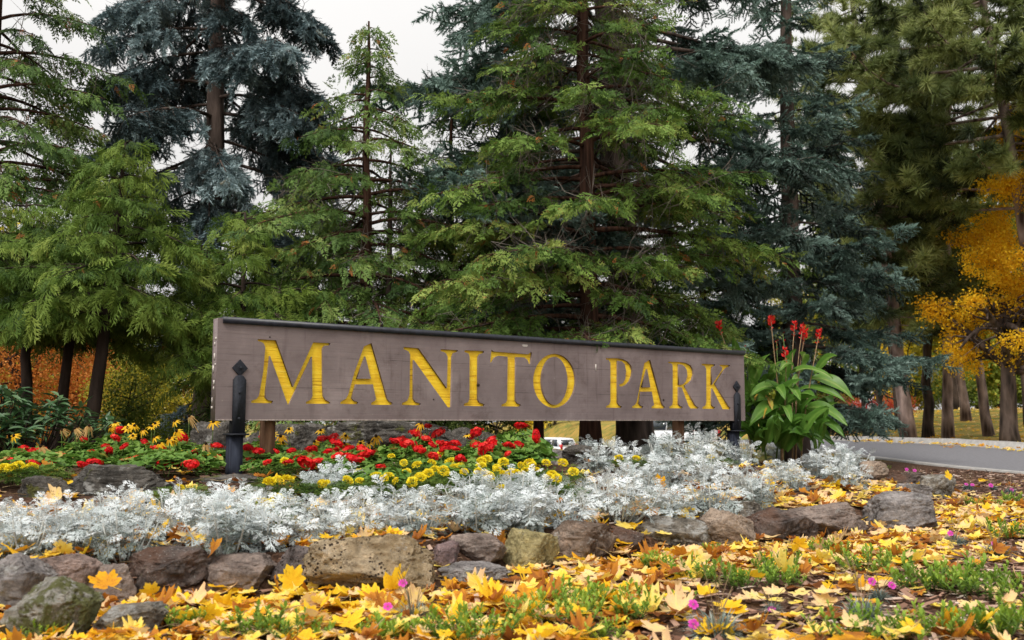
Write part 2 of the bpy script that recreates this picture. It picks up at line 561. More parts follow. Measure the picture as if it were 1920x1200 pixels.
def sign_uv(px, py):
    d = ray(px, py)
    c = np.array([0, 0, CAMZ])
    t = ((O - c) @ en) / (d @ en)
    p = c + d * t - O
    return p @ ex, p[2]
def zc(pts, s, ox, oy):
    return [sign_uv(x / s + ox, y / s + oy) for x, y in pts]
z1 = lambda p: zc(p, 6.4, 460, 610)
z2 = lambda p: zc(p, 5.3333, 740, 620)
z3 = lambda p: zc(p, 5.4533, 1110, 640)
ell = lambda cx, cy, rx, ry, n=44: [(cx + rx * math.cos(a), cy + ry * math.sin(a)) for a in np.linspace(0, 2 * math.pi, n, endpoint=False)]
LETTERS = [
    z1([(148, 165), (370, 178), (570, 740), (815, 203), (1020, 213), (1015, 240), (958, 243), (938, 262), (930, 290), (932, 700), (938, 850), (962, 893), (1022, 922), (1020, 942),
        (728, 940), (728, 917), (785, 892), (805, 850), (800, 375), (525, 952), (508, 950), (297, 365), (245, 800), (243, 868), (275, 898), (330, 905), (328, 935), (72, 931), (72, 905), (135, 882), (165, 840), (215, 550), (240, 262), (222, 218), (195, 200), (150, 188)]),
    z1([(1515, 212), (1705, 880), (1725, 912), (1768, 928), (1766, 955), (1510, 954), (1512, 925), (1558, 905), (1568, 880), (1530, 708), (1328, 708), (1282, 870), (1300, 903), (1355, 920), (1352, 946), (1140, 943), (1142, 917), (1207, 880), (1235, 830), (1310, 560), (1425, 252)]),
    z2([(90, 162), (240, 175), (522, 575), (530, 262), (515, 228), (490, 212), (460, 205), (460, 185), (635, 195), (632, 210), (592, 225), (577, 260), (567, 765), (533, 768), (192, 292), (190, 680), (208, 713), (262, 728), (260, 746), (72, 743), (74, 722), (128, 700), (148, 640), (155, 240), (140, 208), (118, 196), (90, 186)]),
    z2([(700, 195), (893, 203), (895, 221), (855, 235), (838, 264), (835, 690), (850, 718), (900, 735), (896, 756), (692, 751), (694, 731), (735, 714), (748, 680), (750, 258), (738, 228), (698, 214)]),
    z2([(968, 190), (990, 208), (1100, 216), (1335, 236), (1365, 212), (1375, 222), (1362, 335), (1345, 335), (1328, 290), (1298, 268), (1215, 264), (1212, 700), (1227, 726), (1265, 740), (1260, 759), (1068, 756), (1070, 738), (1110, 722), (1125, 690), (1130, 260), (1040, 251), (1002, 268), (976, 318), (955, 316)]),
    z2(ell(1598, 502, 213, 271)),
    z3([(142, 172), (262, 172), (315, 182), (365, 205), (400, 245), (415, 300), (409, 352), (387, 408), (348, 448), (303, 466), (279, 457), (282, 438), (315, 427), (341, 385), (349, 305), (336, 235), (306, 205), (266, 198), (265, 628), (278, 653), (308, 664), (305, 680), (142, 678), (145, 662), (178, 645), (188, 618), (188, 220), (172, 192), (143, 186)]),
    z3([(595, 185), (713, 618), (727, 655), (748, 669), (745, 686), (608, 684), (610, 666), (635, 652), (612, 515), (503, 515), (486, 638), (500, 657), (525, 665), (522, 683), (408, 681), (410, 666), (443, 645), (460, 610), (535, 222)]),
    z3([(780, 208), (900, 210), (960, 220), (1010, 245), (1035, 290), (1040, 340), (1025, 390), (990, 430), (952, 452), (1050, 640), (1068, 662), (1092, 675), (1088, 688), (1005, 686), (985, 655), (918, 472), (890, 468), (890, 645), (903, 661), (930, 668), (926, 686), (790, 684), (792, 668), (818, 652), (825, 622), (825, 248), (812, 226), (780, 221)]),
    z3([(1122, 228), (1260, 235), (1258, 250), (1236, 262), (1228, 290), (1226, 445), (1330, 290), (1332, 265), (1305, 250), (1308, 238), (1412, 243), (1410, 258), (1377, 272), (1357, 290), (1262, 435), (1385, 640), (1400, 665), (1420, 680), (1416, 696), (1335, 693), (1230, 480), (1228, 650), (1239, 666), (1262, 672), (1258, 691), (1128, 689), (1130, 673), (1158, 655), (1168, 622), (1168, 282), (1153, 252), (1122, 243)]),
]
COUNTERS = {1: z1([(1440, 372), (1508, 640), (1340, 640)]), 5: z2(ell(1599, 502, 129, 240)), 7: z3([(565, 285), (598, 470), (512, 470)]),
            8: z3([(890, 235), (925, 240), (952, 262), (970, 295), (975, 350), (960, 408), (930, 440), (890, 445)])}

def filled(name, outlines, ext):
    """flat 2D outlines (even-odd filled) -> mesh in the sign's (u, w) plane, extruded +-ext"""
    cu = bpy.data.curves.new(name, 'CURVE')
    cu.dimensions = '2D'
    cu.fill_mode = 'BOTH'
    cu.extrude = ext
    for pts in outlines:
        sp = cu.splines.new('POLY')
        sp.points.add(len(pts) - 1)
        for q, (a, b) in zip(sp.points, pts):
            q.co = (a, b, 0, 1)
        sp.use_cyclic_u = True
    o = bpy.data.objects.new(name, cu)
    COL.objects.link(o)
    bpy.context.view_layer.update()
    dg = bpy.context.evaluated_depsgraph_get()
    me = bpy.data.meshes.new_from_object(o.evaluated_get(dg))
    bpy.data.objects.remove(o)
    return me
M3 = np.stack([ex, np.array([0, 0, 1.0]), en], 0)
def to_world(me, depth, name, mat, root):
    v = np.empty(len(me.vertices) * 3, np.float32)
    me.vertices.foreach_get('co', v)
    v = v.reshape(-1, 3).astype(float)
    v[:, 2] += depth
    w = v @ M3
    me.vertices.foreach_set('co', w.astype(np.float32).ravel())
    me.materials.clear()
    me.materials.append(mat)
    me.update()
    me.name = name
    o = bpy.data.objects.new(name, me)
    COL.objects.link(o)
    o.parent = root
    return o

def m_board():
    m, n, l, bs, out = _m('brown_grey_paint')
    tc = n.new('ShaderNodeTexCoord')
    mp = n.new('ShaderNodeMapping')
    # along the board, grain runs with ex
    mp.inputs['Rotation'].default_value = (0, 0, -math.atan2(ex[1], ex[0]))
    l.new(tc.outputs['Object'], mp.inputs['Vector'])
    def noise(scale, detail=6, rough=.6, vec=(1, 1, 1), src=None):
        s = n.new('ShaderNodeMapping'); s.inputs['Scale'].default_value = vec
        l.new(mp.outputs[0], s.inputs['Vector'])
        z = n.new('ShaderNodeTexNoise'); z.inputs['Scale'].default_value = scale; z.inputs['Detail'].default_value = detail; z.inputs['Roughness'].default_value = rough
        l.new(s.outputs[0], z.inputs['Vector'])
        return z
    big = noise(1.7, 6, .65)
    r = ramp(n, [(.30, (.130, .098, .096)), (.44, (.182, .142, .140)), (.56, (.212, .168, .165)), (.72, (.29, .235, .228))])
    l.new(big.outputs['Fac'], r.inputs[0])
    grain = noise(1.0, 8, .7, (1.6, 1, 60))
    rg = ramp(n, [(.30, (.55, .52, .5)), (.42, (.95, .95, .95)), (.6, (1.04, 1.03, 1.02))])
    l.new(grain.outputs['Fac'], rg.inputs[0])
    mx = n.new('ShaderNodeMix'); mx.data_type = 'RGBA'; mx.blend_type = 'MULTIPLY'; mx.inputs['Factor'].default_value = .75
    l.new(r.outputs[0], mx.inputs['A']); l.new(rg.outputs[0], mx.inputs['B'])
    # vertical weather streaks and dark mildew blotches
    st = noise(1.0, 5, .6, (14, 1, 1.1))
    rs = ramp(n, [(.28, (.55, .5, .5)), (.42, (1, 1, 1)), (.68, (1, 1, 1)), (.78, (1.3, 1.3, 1.3))])
    l.new(st.outputs['Fac'], rs.inputs[0])
    m2 = n.new('ShaderNodeMix'); m2.data_type = 'RGBA'; m2.blend_type = 'MULTIPLY'; m2.inputs['Factor'].default_value = .75
    l.new(mx.outputs['Result'], m2.inputs['A']); l.new(rs.outputs[0], m2.inputs['B'])
    bl = noise(4.5, 7, .75)
    rb = ramp(n, [(.29, (.28, .23, .21)), (.36, (.72, .68, .66)), (.46, (1, 1, 1))])
    l.new(bl.outputs['Fac'], rb.inputs[0])
    m3 = n.new('ShaderNodeMix'); m3.data_type = 'RGBA'; m3.blend_type = 'MULTIPLY'; m3.inputs['Factor'].default_value = .8
    l.new(m2.outputs['Result'], m3.inputs['A']); l.new(rb.outputs[0], m3.inputs['B'])
    # two open joints between the planks, broken by paint
    sx = n.new('ShaderNodeSeparateXYZ'); l.new(tc.outputs['Object'], sx.inputs[0])
    jn = noise(3.0, 3)
    acc = None
    for zj in (H * .335, H * .655):
        s_ = n.new('ShaderNodeMath'); s_.operation = 'SUBTRACT'; s_.inputs[1].default_value = zj; l.new(sx.outputs['Z'], s_.inputs[0])
        ab = n.new('ShaderNodeMath'); ab.operation = 'ABSOLUTE'; l.new(s_.outputs[0], ab.inputs[0])
        mr = n.new('ShaderNodeMapRange'); mr.inputs['From Min'].default_value = .0012; mr.inputs['From Max'].default_value = .0034; mr.inputs['To Min'].default_value = 1; mr.inputs['To Max'].default_value = 0
        l.new(ab.outputs[0], mr.inputs['Value'])
        if acc is None:
            acc = mr.outputs[0]
        else:
            ad = n.new('ShaderNodeMath'); ad.operation = 'ADD'; l.new(acc, ad.inputs[0]); l.new(mr.outputs[0], ad.inputs[1]); acc = ad.outputs[0]
    rj = ramp(n, [(.46, (0, 0, 0)), (.58, (.75, .75, .75))]); l.new(jn.outputs['Fac'], rj.inputs[0])
    mj = n.new('ShaderNodeMath'); mj.operation = 'MULTIPLY'; l.new(acc, mj.inputs[0]); l.new(rj.outputs[0], mj.inputs[1])
    m35 = n.new('ShaderNodeMix'); m35.data_type = 'RGBA'; m35.inputs['B'].default_value = (.035, .026, .024, 1)
    l.new(mj.outputs[0], m35.inputs['Factor']); l.new(m3.outputs['Result'], m35.inputs['A'])
    m3 = m35
    # paint flakes showing pale wood
    fl = noise(30, 4, .6, (1, 1, 3))
    rf = ramp(n, [(.705, (0, 0, 0)), (.725, (1, 1, 1))])
    l.new(fl.outputs['Fac'], rf.inputs[0])
    m4 = n.new('ShaderNodeMix'); m4.data_type = 'RGBA'
    m4.inputs['B'].default_value = (.42, .38, .33, 1)
    l.new(rf.outputs[0], m4.inputs['Factor']); l.new(m3.outputs['Result'], m4.inputs['A'])
    l.new(m4.outputs['Result'], bs.inputs['Base Color'])
    bp = n.new('ShaderNodeBump'); bp.inputs['Strength'].default_value = .35; bp.inputs['Distance'].default_value = .006
    l.new(grain.outputs['Fac'], bp.inputs['Height']); l.new(bp.outputs[0], bs.inputs['Normal'])
    bs.inputs['Roughness'].default_value = .6
    bs.inputs['Specular IOR Level'].default_value = .3
    return m
def m_gold():
    m, n, l, bs, out = _m('yellow_letter_paint')
    tc = n.new('ShaderNodeTexCoord')
    mp = n.new('ShaderNodeMapping'); mp.inputs['Scale'].default_value = (1.3, 1.3, 42)
    l.new(tc.outputs['Object'], mp.inputs['Vector'])
    z = n.new('ShaderNodeTexNoise'); z.inputs['Scale'].default_value = 1.4; z.inputs['Detail'].default_value = 8; z.inputs['Roughness'].default_value = .7; z.inputs['Distortion'].default_value = .6
    l.new(mp.outputs[0], z.inputs['Vector'])
    r = ramp(n, [(.30, (.07, .035, .008)), (.36, (.50, .26, .014)), (.44, (.88, .56, .02)), (.58, (.94, .65, .035)), (.74, (.95, .72, .12))])
    l.new(z.outputs['Fac'], r.inputs[0])
    z2_ = n.new('ShaderNodeTexNoise'); z2_.inputs['Scale'].default_value = 11; z2_.inputs['Detail'].default_value = 4
    l.new(tc.outputs['Object'], z2_.inputs['Vector'])
    r2 = ramp(n, [(.35, (.82, .70, .6)), (.55, (1, 1, 1))])
    l.new(z2_.outputs['Fac'], r2.inputs[0])
    mx = n.new('ShaderNodeMix'); mx.data_type = 'RGBA'; mx.blend_type = 'MULTIPLY'; mx.inputs['Factor'].default_value = .6
    l.new(r.outputs[0], mx.inputs['A']); l.new(r2.outputs[0], mx.inputs['B'])
    l.new(mx.outputs['Result'], bs.inputs['Base Color'])
    bp = n.new('ShaderNodeBump'); bp.inputs['Strength'].default_value = .9; bp.inputs['Distance'].default_value = .006
    l.new(z.outputs['Fac'], bp.inputs['Height']); l.new(bp.outputs[0], bs.inputs['Normal'])
    bs.inputs['Roughness'].default_value = .5
    bs.inputs['Specular IOR Level'].default_value = .3
    return m
M_board, M_gold = m_board(), m_gold()
M_iron = m_solid('black_iron', (.014, .016, .023), .68, .3, noise=.4, scale=60, bump=.15)
M_postpaint = m_bark('blue_black_post_paint', (.010, .012, .020), (.040, .046, .066), 40, 4, .5, .004)
M_darktrim = m_solid('black_cap_paint', (.014, .016, .024), .4, .4, noise=.5, scale=25, bump=.1)
M_chip = m_solid('bare_white_wood', (.55, .5, .46), .8, .2)
M_rear = m_bark('brown_stake_wood', (.10, .05, .028), (.26, .15, .09), 30, 4, .5, .006)

sign = thing('park_sign', 'long brown-grey wooden sign with carved yellow letters MANITO PARK on dark posts', 'sign', tuple(O))
TH, FR, DEEP = .085, .026, .021
rect = [(0, 0), (LEN, 0), (LEN, H), (0, H)]
me = filled('board', [rect] + LETTERS + list(COUNTERS.values()), FR / 2)
board = to_world(me, -FR / 2, 'board', M_board, sign)
g = G()
box(g, ex * LEN / 2 + en * (-FR - .001 - (TH - FR) / 2) + np.array([0, 0, H / 2]), (LEN - .002, TH - FR, H - .002), .5, np.stack([ex, en, np.array([0, 0, 1.0])]))
g.build('backing_board', M_board, sign, off=(0, 0, 0))
for k, ol in enumerate(LETTERS):
    to_world(filled('letter', [ol] + ([COUNTERS[k]] if k in COUNTERS else []), .001), -DEEP, 'letter', M_gold, sign)
AX = np.stack([ex, en, np.array([0, 0, 1.0])])
UP = np.array([0, 0, 1.0])
g = G()
box(g, ex * (LEN / 2 + .02) + en * (.004 - TH / 2) + UP * (H - .012), (LEN - .035, TH + .028, .046), .5, AX)
g.build('cap_strip', M_darktrim, sign, off=(0, 0, 0))
g = G()
_t0 = 0
for k in range(9):                      # the flaking left end and the chips knocked out of the face
    zz = H * (.12 + .8 * k / 9 + rng.uniform(-.03, .03))
    box(g, en * (-TH * rng.uniform(.15, .8)) + UP * zz - ex * .0015, (.004, rng.uniform(.008, .03), rng.uniform(.01, .05)), .5, AX)
g.build('flaked_edge', M_chip, sign, off=(0, 0, 0))
g = G()
box(g, ex * LEN / 2 + en * .0015 + UP * .004, (LEN - .01, .004, .008), .5, AX)
g.build('worn_edge', m_solid('worn_edge_paint', (.30, .25, .22), .8, .2, noise=.45, scale=45), sign, off=(0, 0, 0))
u, w = sign_uv(984, 648)
g = G()
nn = 9
pts = [(u + .033 * math.cos(a) * (1 + .2 * math.sin(3 * a)), w + .018 * math.sin(a) * (.8 + .3 * math.cos(2 * a))) for a in np.linspace(0, 6.28, nn, endpoint=False)]
pv = np.array([ex * a + UP * b + en * .0025 for a, b in pts] + [ex * u + UP * w + en * .003])
g.add(pv, [(k, (k + 1) % nn, nn) for k in range(nn)])
u2, w2 = sign_uv(1117, 689)
box(g, ex * u2 + UP * w2 + en * .001, (.014, .003, .06), .5, AX)
g.build('paint_chip', M_chip, sign, off=(0, 0, 0))
g = G()
for px, py, r_ in ((897, 722, .016), (1244, 750, .013), (813, 749, .008), (506, 632, .007)):
    a_, b_ = sign_uv(px, py)
    c = ex * a_ + UP * b_
    tube(g, [c - en * .004, c + en * .003], [r_, r_ * .8], 10)
g.build('knot_hole', m_solid('dark_knot', (.03, .02, .015), .8, .2), sign, off=(0, 0, 0))

def sign_post(px_strap, top_py, bot_py, fin_py, half, wid):
    """strap on the face of the board with its diamond finial, collar and the post under it"""
    u0, _ = sign_uv(px_strap, 770)
    _, wt = sign_uv(px_strap, top_py)
    _, wb = sign_uv(px_strap, bot_py)
    _, wf = sign_uv(px_strap, fin_py)
    fu, fz = [], []
    c = ex * u0
    base = O + c
    yb = base + en * (-TH / 2)
    zg = gz(yb[0], yb[1]) - O[2]
    g = G()
    s = .062
    box(g, c - en * (TH / 2 + .012) + UP * ((zg - .25 + wb) / 2), (wid, wid, wb - zg + .25), .5, AX)
    post = g.build('post', M_postpaint, sign, off=(0, 0, 0))
    g = G()
    box(g, c - en * (TH / 2 - .01) + UP * (wb + .006), (wid * 1.45, wid * 1.75, .012), .5, AX)
    for sg in (-1, 1):          # shoulder under the board
        box(g, c - en * (TH / 2 - .015) + UP * ((wb + 0) / 2 + .006), (wid * .9, TH * .8, -wb - .012), .5, AX) if sg > 0 else None
    g.build('collar', M_iron, sign, off=(0, 0, 0))
    # strap: flat bar with a chamfered neck, 10 mm thick
    g = G()
    hw = wid * .52
    prof = [(-hw, wb + .012), (hw, wb + .012), (hw, wt - .028), (hw * .55, wt), (.010, wt + .006), (-.010, wt + .006), (-hw * .55, wt), (-hw, wt - .028)]
    prism(g, prof, c, .002, .015)
    g.build('strap', M_iron, sign, off=(0, 0, 0))
    g = G()
    prism(g, [(0, wf - half), (half * .95, wf), (0, wf + half), (-half * .95, wf)], c, .002, .012)
    q = np.array([c + UP * (wf - half * .95) + en * .0125, c + ex * half * .9 + UP * wf + en * .0125, c + UP * (wf + half * .95) + en * .0125, c - ex * half * .9 + UP * wf + en * .0125, c + UP * wf + en * .024])
    g.add(q, [(0, 1, 4), (1, 2, 4), (2, 3, 4), (3, 0, 4)])
    box(g, c + UP * (wf - half - .004) + en * .007, (.016, .009, .03), .5, AX)
    g.build('finial', M_iron, sign, off=(0, 0, 0))
    for zz in (wb + (wt - wb) * .28, wb + (wt - wb) * .72, wf):
        g = G()
        p = c + UP * zz + en * (.014 if zz != wf else .022)
        tube(g, [p, p + en * .006, p + en * .010], [.011, .0105, .004], 10)
        g.build('bolt', M_iron, sign, off=(0, 0, 0))

def prism(g, prof, c, d0, d1):
    n_ = len(prof)
    a = np.array([c + ex * x + UP * z + en * d0 for x, z in prof])
    b = np.array([c + ex * x + UP * z + en * d1 for x, z in prof])
    f = []
    for k in range(n_):
        k2 = (k + 1) % n_
        f += [(k, k2, n_ + k2), (k, n_ + k2, n_ + k)]
    for k in range(1, n_ - 1):
        f += [(n_, n_ + k, n_ + k + 1), (0, k + 1, k)]
    g.add(np.concatenate([a, b]), f)
sign_post(447, 705, 816, 690, .062, .092)
sign_post(1381.5, 737, 809, 725, .062, .092)
for px in (517, 1290):
    u0, _ = sign_uv(px, 785)
    c = ex * u0 - en * (TH + .05)
    zg = gz(*(O + c)[:2]) - O[2]
    g = G()
    box(g, c + UP * (zg - .2 + .3) / 2, (.085, .085, .3 - zg + .2), .5, AX)
    g.build('rear_stake', M_rear, sign, off=(0, 0, 0))

# ------------------------------------------------------------------ rocks
def m_rock(name, dark, light, lichen=.0, moss=.0, pits=0.0, warm=None, seed=0):
    m, n, l, bs, out = _m(name)
    tc = n.new('ShaderNodeTexCoord')
    mp = n.new('ShaderNodeMapping'); mp.inputs['Location'].default_value = (seed * 3.1, seed * 1.7, seed * .9)
    l.new(tc.outputs['Object'], mp.inputs['Vector'])
    def noise(s, d=8, ro=.65):
        z = n.new('ShaderNodeTexNoise'); z.inputs['Scale'].default_value = s; z.inputs['Detail'].default_value = d; z.inputs['Roughness'].default_value = ro
        l.new(mp.outputs[0], z.inputs['Vector'])
        return z
    a = noise(7, 10, .7)
    mid = tuple((x + y) / 2 for x, y in zip(dark, light))
    k_ = lambda c: tuple(min(.9, x * 2.15) for x in c)
    r = ramp(n, [(.32, k_(dark)), (.5, k_(mid)), (.66, k_(light))])
    l.new(a.outputs['Fac'], r.inputs[0])
    mt_ = noise(19, 10, .85)
    rmt = ramp(n, [(.36, (.30, .28, .27)), (.47, (.9, .9, .9)), (.56, (1.25, 1.22, 1.2)), (.66, (2.0, 1.95, 1.9))])
    l.new(mt_.outputs['Fac'], rmt.inputs[0])
    mz = n.new('ShaderNodeMix'); mz.data_type = 'RGBA'; mz.blend_type = 'MULTIPLY'; mz.inputs['Factor'].default_value = .85
    l.new(r.outputs[0], mz.inputs['A']); l.new(rmt.outputs[0], mz.inputs['B'])
    col = mz.outputs['Result']
    def over(fac, c):
        nonlocal col
        mx = n.new('ShaderNodeMix'); mx.data_type = 'RGBA'
        mx.inputs['B'].default_value = (*c, 1)
        l.new(fac, mx.inputs['Factor']); l.new(col, mx.inputs['A'])
        col = mx.outputs['Result']
    if warm:
        w = noise(3.2, 4)
        rw = ramp(n, [(.5, (0, 0, 0)), (.66, (.8, .8, .8))])
        l.new(w.outputs['Fac'], rw.inputs[0]); over(rw.outputs[0], warm)
    if lichen:
        w = noise(9, 9, .72)
        rw = ramp(n, [(.65 - lichen * .23, (0, 0, 0)), (.73 - lichen * .23, (.85, .85, .85))])
        l.new(w.outputs['Fac'], rw.inputs[0]); over(rw.outputs[0], (.42, .41, .385))
    if moss:
        w = noise(6.5, 7, .7)
        rw = ramp(n, [(.66 - moss * .3, (0, 0, 0)), (.72 - moss * .3, (.9, .9, .9))])
        l.new(w.outputs['Fac'], rw.inputs[0]); over(rw.outputs[0], (.10, .105, .022))
    spk = noise(75, 3, .6)
    rsp = ramp(n, [(.64, (0, 0, 0)), (.70, (.65, .65, .65))])
    l.new(spk.outputs['Fac'], rsp.inputs[0]); over(rsp.outputs[0], (.36, .345, .32))
    fine = noise(34, 8, .75)
    h = fine.outputs['Fac']
    if pits:
        vo = n.new('ShaderNodeTexVoronoi'); vo.inputs['Scale'].default_value = 55; vo.inputs['Randomness'].default_value = 1
        l.new(mp.outputs[0], vo.inputs['Vector'])
        msk = noise(5, 3)
        rm = ramp(n, [(.53 - pits * .05, (0, 0, 0)), (.60 - pits * .05, (1, 1, 1))])
        l.new(msk.outputs['Fac'], rm.inputs[0])
        rp = ramp(n, [(.20, (1, 1, 1)), (.36, (0, 0, 0))])
        l.new(vo.outputs['Distance'], rp.inputs[0])
        mm = n.new('ShaderNodeMath'); mm.operation = 'MULTIPLY'
        l.new(rm.outputs[0], mm.inputs[0]); l.new(rp.outputs[0], mm.inputs[1])
        over(mm.outputs[0], (.045, .03, .022))
        sb = n.new('ShaderNodeMath'); sb.operation = 'SUBTRACT'
        l.new(h, sb.inputs[0]); l.new(mm.outputs[0], sb.inputs[1])
        h = sb.outputs[0]
    l.new(col, bs.inputs['Base Color'])
    bp = n.new('ShaderNodeBump'); bp.inputs['Strength'].default_value = 1.0; bp.inputs['Distance'].default_value = .03
    l.new(h, bp.inputs['Height']); l.new(bp.outputs[0], bs.inputs['Normal'])
    bs.inputs['Roughness'].default_value = .85
    bs.inputs['Specular IOR Level'].default_value = .25
    return m

def ico(sub):
    p = (1 + 5 ** .5) / 2
    v = [(-1, p, 0), (1, p, 0), (-1, -p, 0), (1, -p, 0), (0, -1, p), (0, 1, p), (0, -1, -p), (0, 1, -p), (p, 0, -1), (p, 0, 1), (-p, 0, -1), (-p, 0, 1)]
    f = [(0, 11, 5), (0, 5, 1), (0, 1, 7), (0, 7, 10), (0, 10, 11), (1, 5, 9), (5, 11, 4), (11, 10, 2), (10, 7, 6), (7, 1, 8), (3, 9, 4), (3, 4, 2), (3, 2, 6), (3, 6, 8), (3, 8, 9), (4, 9, 5), (2, 4, 11), (6, 2, 10), (8, 6, 7), (9, 8, 1)]
    v = [np.array(q) / np.linalg.norm(q) for q in v]
    for _ in range(sub):
        cache, nf = {}, []
        def mid(a, b):
            k = (min(a, b), max(a, b))
            if k not in cache:
                q = v[a] + v[b]
                v.append(q / np.linalg.norm(q))
                cache[k] = len(v) - 1
            return cache[k]
        for a, b, c in f:
            ab, bc, ca = mid(a, b), mid(b, c), mid(c, a)
            nf += [(a, ab, ca), (b, bc, ab), (c, ca, bc), (ab, bc, ca)]
        f = nf
    return np.array(v), np.array(f)
ICO5, ICO4 = ico(5), ico(4)

def rock(name, label, x0, y0, x1, y1, mat, seed, depth=.75, cuts=9, rough=.085, Y=None, tilt=0.0, sink=.18, big=False):
    rg = np.random.default_rng(seed)
    cx = (x0 + x1) / 2
    p = hit(cx, y1 - 2) if Y is None else on_ground(cx, Y)
    d = p[1]
    w = (x1 - x0) / FPX * d * 1.2
    h = max((y1 - y0) / FPX * d * .97, .06)
    dep = w * depth if w < .5 else max(.34, w * depth * .75)
    c = np.array([p[0], p[1] + dep * .42, p[2] - sink * h])
    v, f = ICO5
    v = v.copy()
    # superellipsoid, then planar cuts for the broken faces
    v = np.sign(v) * np.abs(v) ** .60
    v = v + nrm(v) * (fbm(v * 1.3 + seed * 5.3, 2) * rough * 1.3)[:, None]
    for _ in range(cuts + 5):
        nn = nrm(rg.normal(size=3) * np.array([1, 1, .8]))
        o = rg.uniform(.60, .98)
        dd = v @ nn - o
        v = v - np.where(dd > 0, dd, 0)[:, None] * nn
    rid = 1 - np.abs(fbm(v * 3.2 + seed, 4, .55))
    v = v + nrm(v) * ((rid - .6) * rough * 1.0 + fbm(v * 8 + seed, 4, .65) * rough * .55)[:, None]
    v = v / (np.abs(v).max(0))
    a = tilt
    sc = np.array([w / 2, dep / 2, (h * (1 + sink)) / 2])
    q = v * sc
    q = np.stack([q[:, 0] * math.cos(a) - q[:, 2] * math.sin(a), q[:, 1], q[:, 0] * math.sin(a) + q[:, 2] * math.cos(a)], 1)
    az = rg.uniform(-.12, .12) + math.atan2(-p[0], p[1]) * .6
    q = np.stack([q[:, 0] * math.cos(az) - q[:, 1] * math.sin(az), q[:, 0] * math.sin(az) + q[:, 1] * math.cos(az), q[:, 2]], 1)
    q[:, 2] += h * (1 + sink) / 2
    o = mesh_obj(name, make_mesh(name, q, f, np.full(len(q), .5), mat, False), None, tuple(c))
    tag(o, label, 'rock', 'rocks edging the flower bed')
    ROCKS.append((c, w, dep, h))
    return o
ROCKS = []
RM = {
    'grey': m_rock('rock_grey', (.055, .05, .048), (.17, .155, .15), .3, 0, 0, None, 1),
    'pink': m_rock('rock_pinkish_brown', (.09, .065, .055), (.21, .155, .135), .15, 0, 0, None, 2),
    'dark': m_rock('rock_dark_basalt', (.022, .018, .017), (.10, .078, .068), .1, .15, 0, (.13, .065, .04), 3),
    'brown': m_rock('rock_grey_brown', (.06, .046, .040), (.17, .135, .115), .12, 0, 0, None, 4),
    'pit': m_rock('rock_dark_pitted', (.03, .024, .023), (.12, .10, .095), .2, 0, .6, None, 5),
    'tan': m_rock('rock_tan_pitted', (.11, .085, .052), (.27, .215, .145), .12, 0, 1.0, (.24, .17, .085), 6),
    'purple': m_rock('rock_purple_dark', (.04, .028, .030), (.15, .105, .10), .1, 0, .4, None, 7),
    'olive': m_rock('rock_olive_tan', (.10, .085, .035), (.25, .21, .11), .05, .1, 0, None, 8),
    'white': m_rock('rock_white_patched', (.055, .042, .032), (.17, .125, .095), .42, 0, 0, (.10, .06, .04), 9),
    'lichen': m_rock('rock_lichened', (.04, .035, .028), (.15, .13, .105), .75, .12, 0, None, 10),
    'angular': m_rock('rock_plain_brown', (.09, .067, .05), (.20, .155, .12), .05, 0, 0, None, 11),
    'moss': m_rock('rock_mossy', (.07, .065, .05), (.20, .19, .17), .6, .75, 0, None, 12),
    'mount': m_rock('rock_hump', (.007, .0065, .0055), (.075, .068, .060), .35, .25, 0, None, 13),
}
ROCKLIST = [
    ('grey', 'grey rough rock at the left end of the edging, cut by the photo edge', -70, 1046, 82, 1150),
    ('pink', 'smooth pinkish brown rock with a yellow leaf, behind the mossy rock', 28, 1050, 156, 1125),
    ('brown', 'narrow grey slab leaning on the dark reddish boulder', 156, 1066, 236, 1140),
    ('dark', 'dark reddish brown boulder with a flat top, left part of the edging', 205, 1036, 376, 1124),
    ('brown', 'grey-brown rock with a pale left end, left of the pitted dark rock', 372, 1040, 508, 1118),
    ('pit', 'small dark pitted rock touching the left end of the biggest tan boulder', 508, 1030, 594, 1110),
    ('tan', 'biggest tan boulder of the edging, full of small holes', 582, 1008, 826, 1122),
    ('purple', 'small purplish dark rock against the right end of the biggest tan boulder', 812, 1018, 860, 1074),
    ('brown', 'dark angular rock resting above the flat slab', 838, 1005, 956, 1066),
    ('grey', 'flat dark slab lying below the dark angular rock', 830, 1060, 952, 1106),
    ('olive', 'olive yellow rock between the dark angular rock and the white patched rock', 948, 990, 1042, 1074),
    ('white', 'blocky brown rock with a white patch on its top', 1032, 982, 1152, 1058),
    ('dark', 'low dark rock between the white patched rock and the long lichened rock', 1136, 994, 1206, 1036),
    ('lichen', 'long low rock crusted with white lichen', 1198, 972, 1328, 1034),
    ('angular', 'plain brown pointed rock right of the long lichened rock', 1314, 944, 1412, 1032),
    ('lichen', 'small grey lichened rock behind the pointed brown rock', 1372, 942, 1432, 985),
    ('dark', 'craggy dark rock right of the pointed brown rock', 1396, 950, 1538, 1022),
    ('brown', 'long dark ridge-shaped rock between craggy rock and grey corner rock', 1490, 946, 1642, 1012),
    ('grey', 'large grey corner rock where the edging turns back towards the road', 1634, 924, 1756, 1000),
    ('grey', 'grey rock just behind the large corner rock', 1684, 905, 1752, 942),
    ('lichen', 'rounded grey rock with a white spot, beside the mulch', 1738, 886, 1796, 936),
    ('dark', 'low dark rock behind the rounded spotted rock', 1660, 885, 1742, 916),
    ('angular', 'brownish rock at the far right end of the silver plants', 1614, 866, 1668, 902),
    ('moss', 'big mossy grey rock in the lower left corner', -12, 1098, 148, 1215),
    ('lichen', 'half buried whitish rock among the leaves at the lower left', 168, 1142, 292, 1200),
]
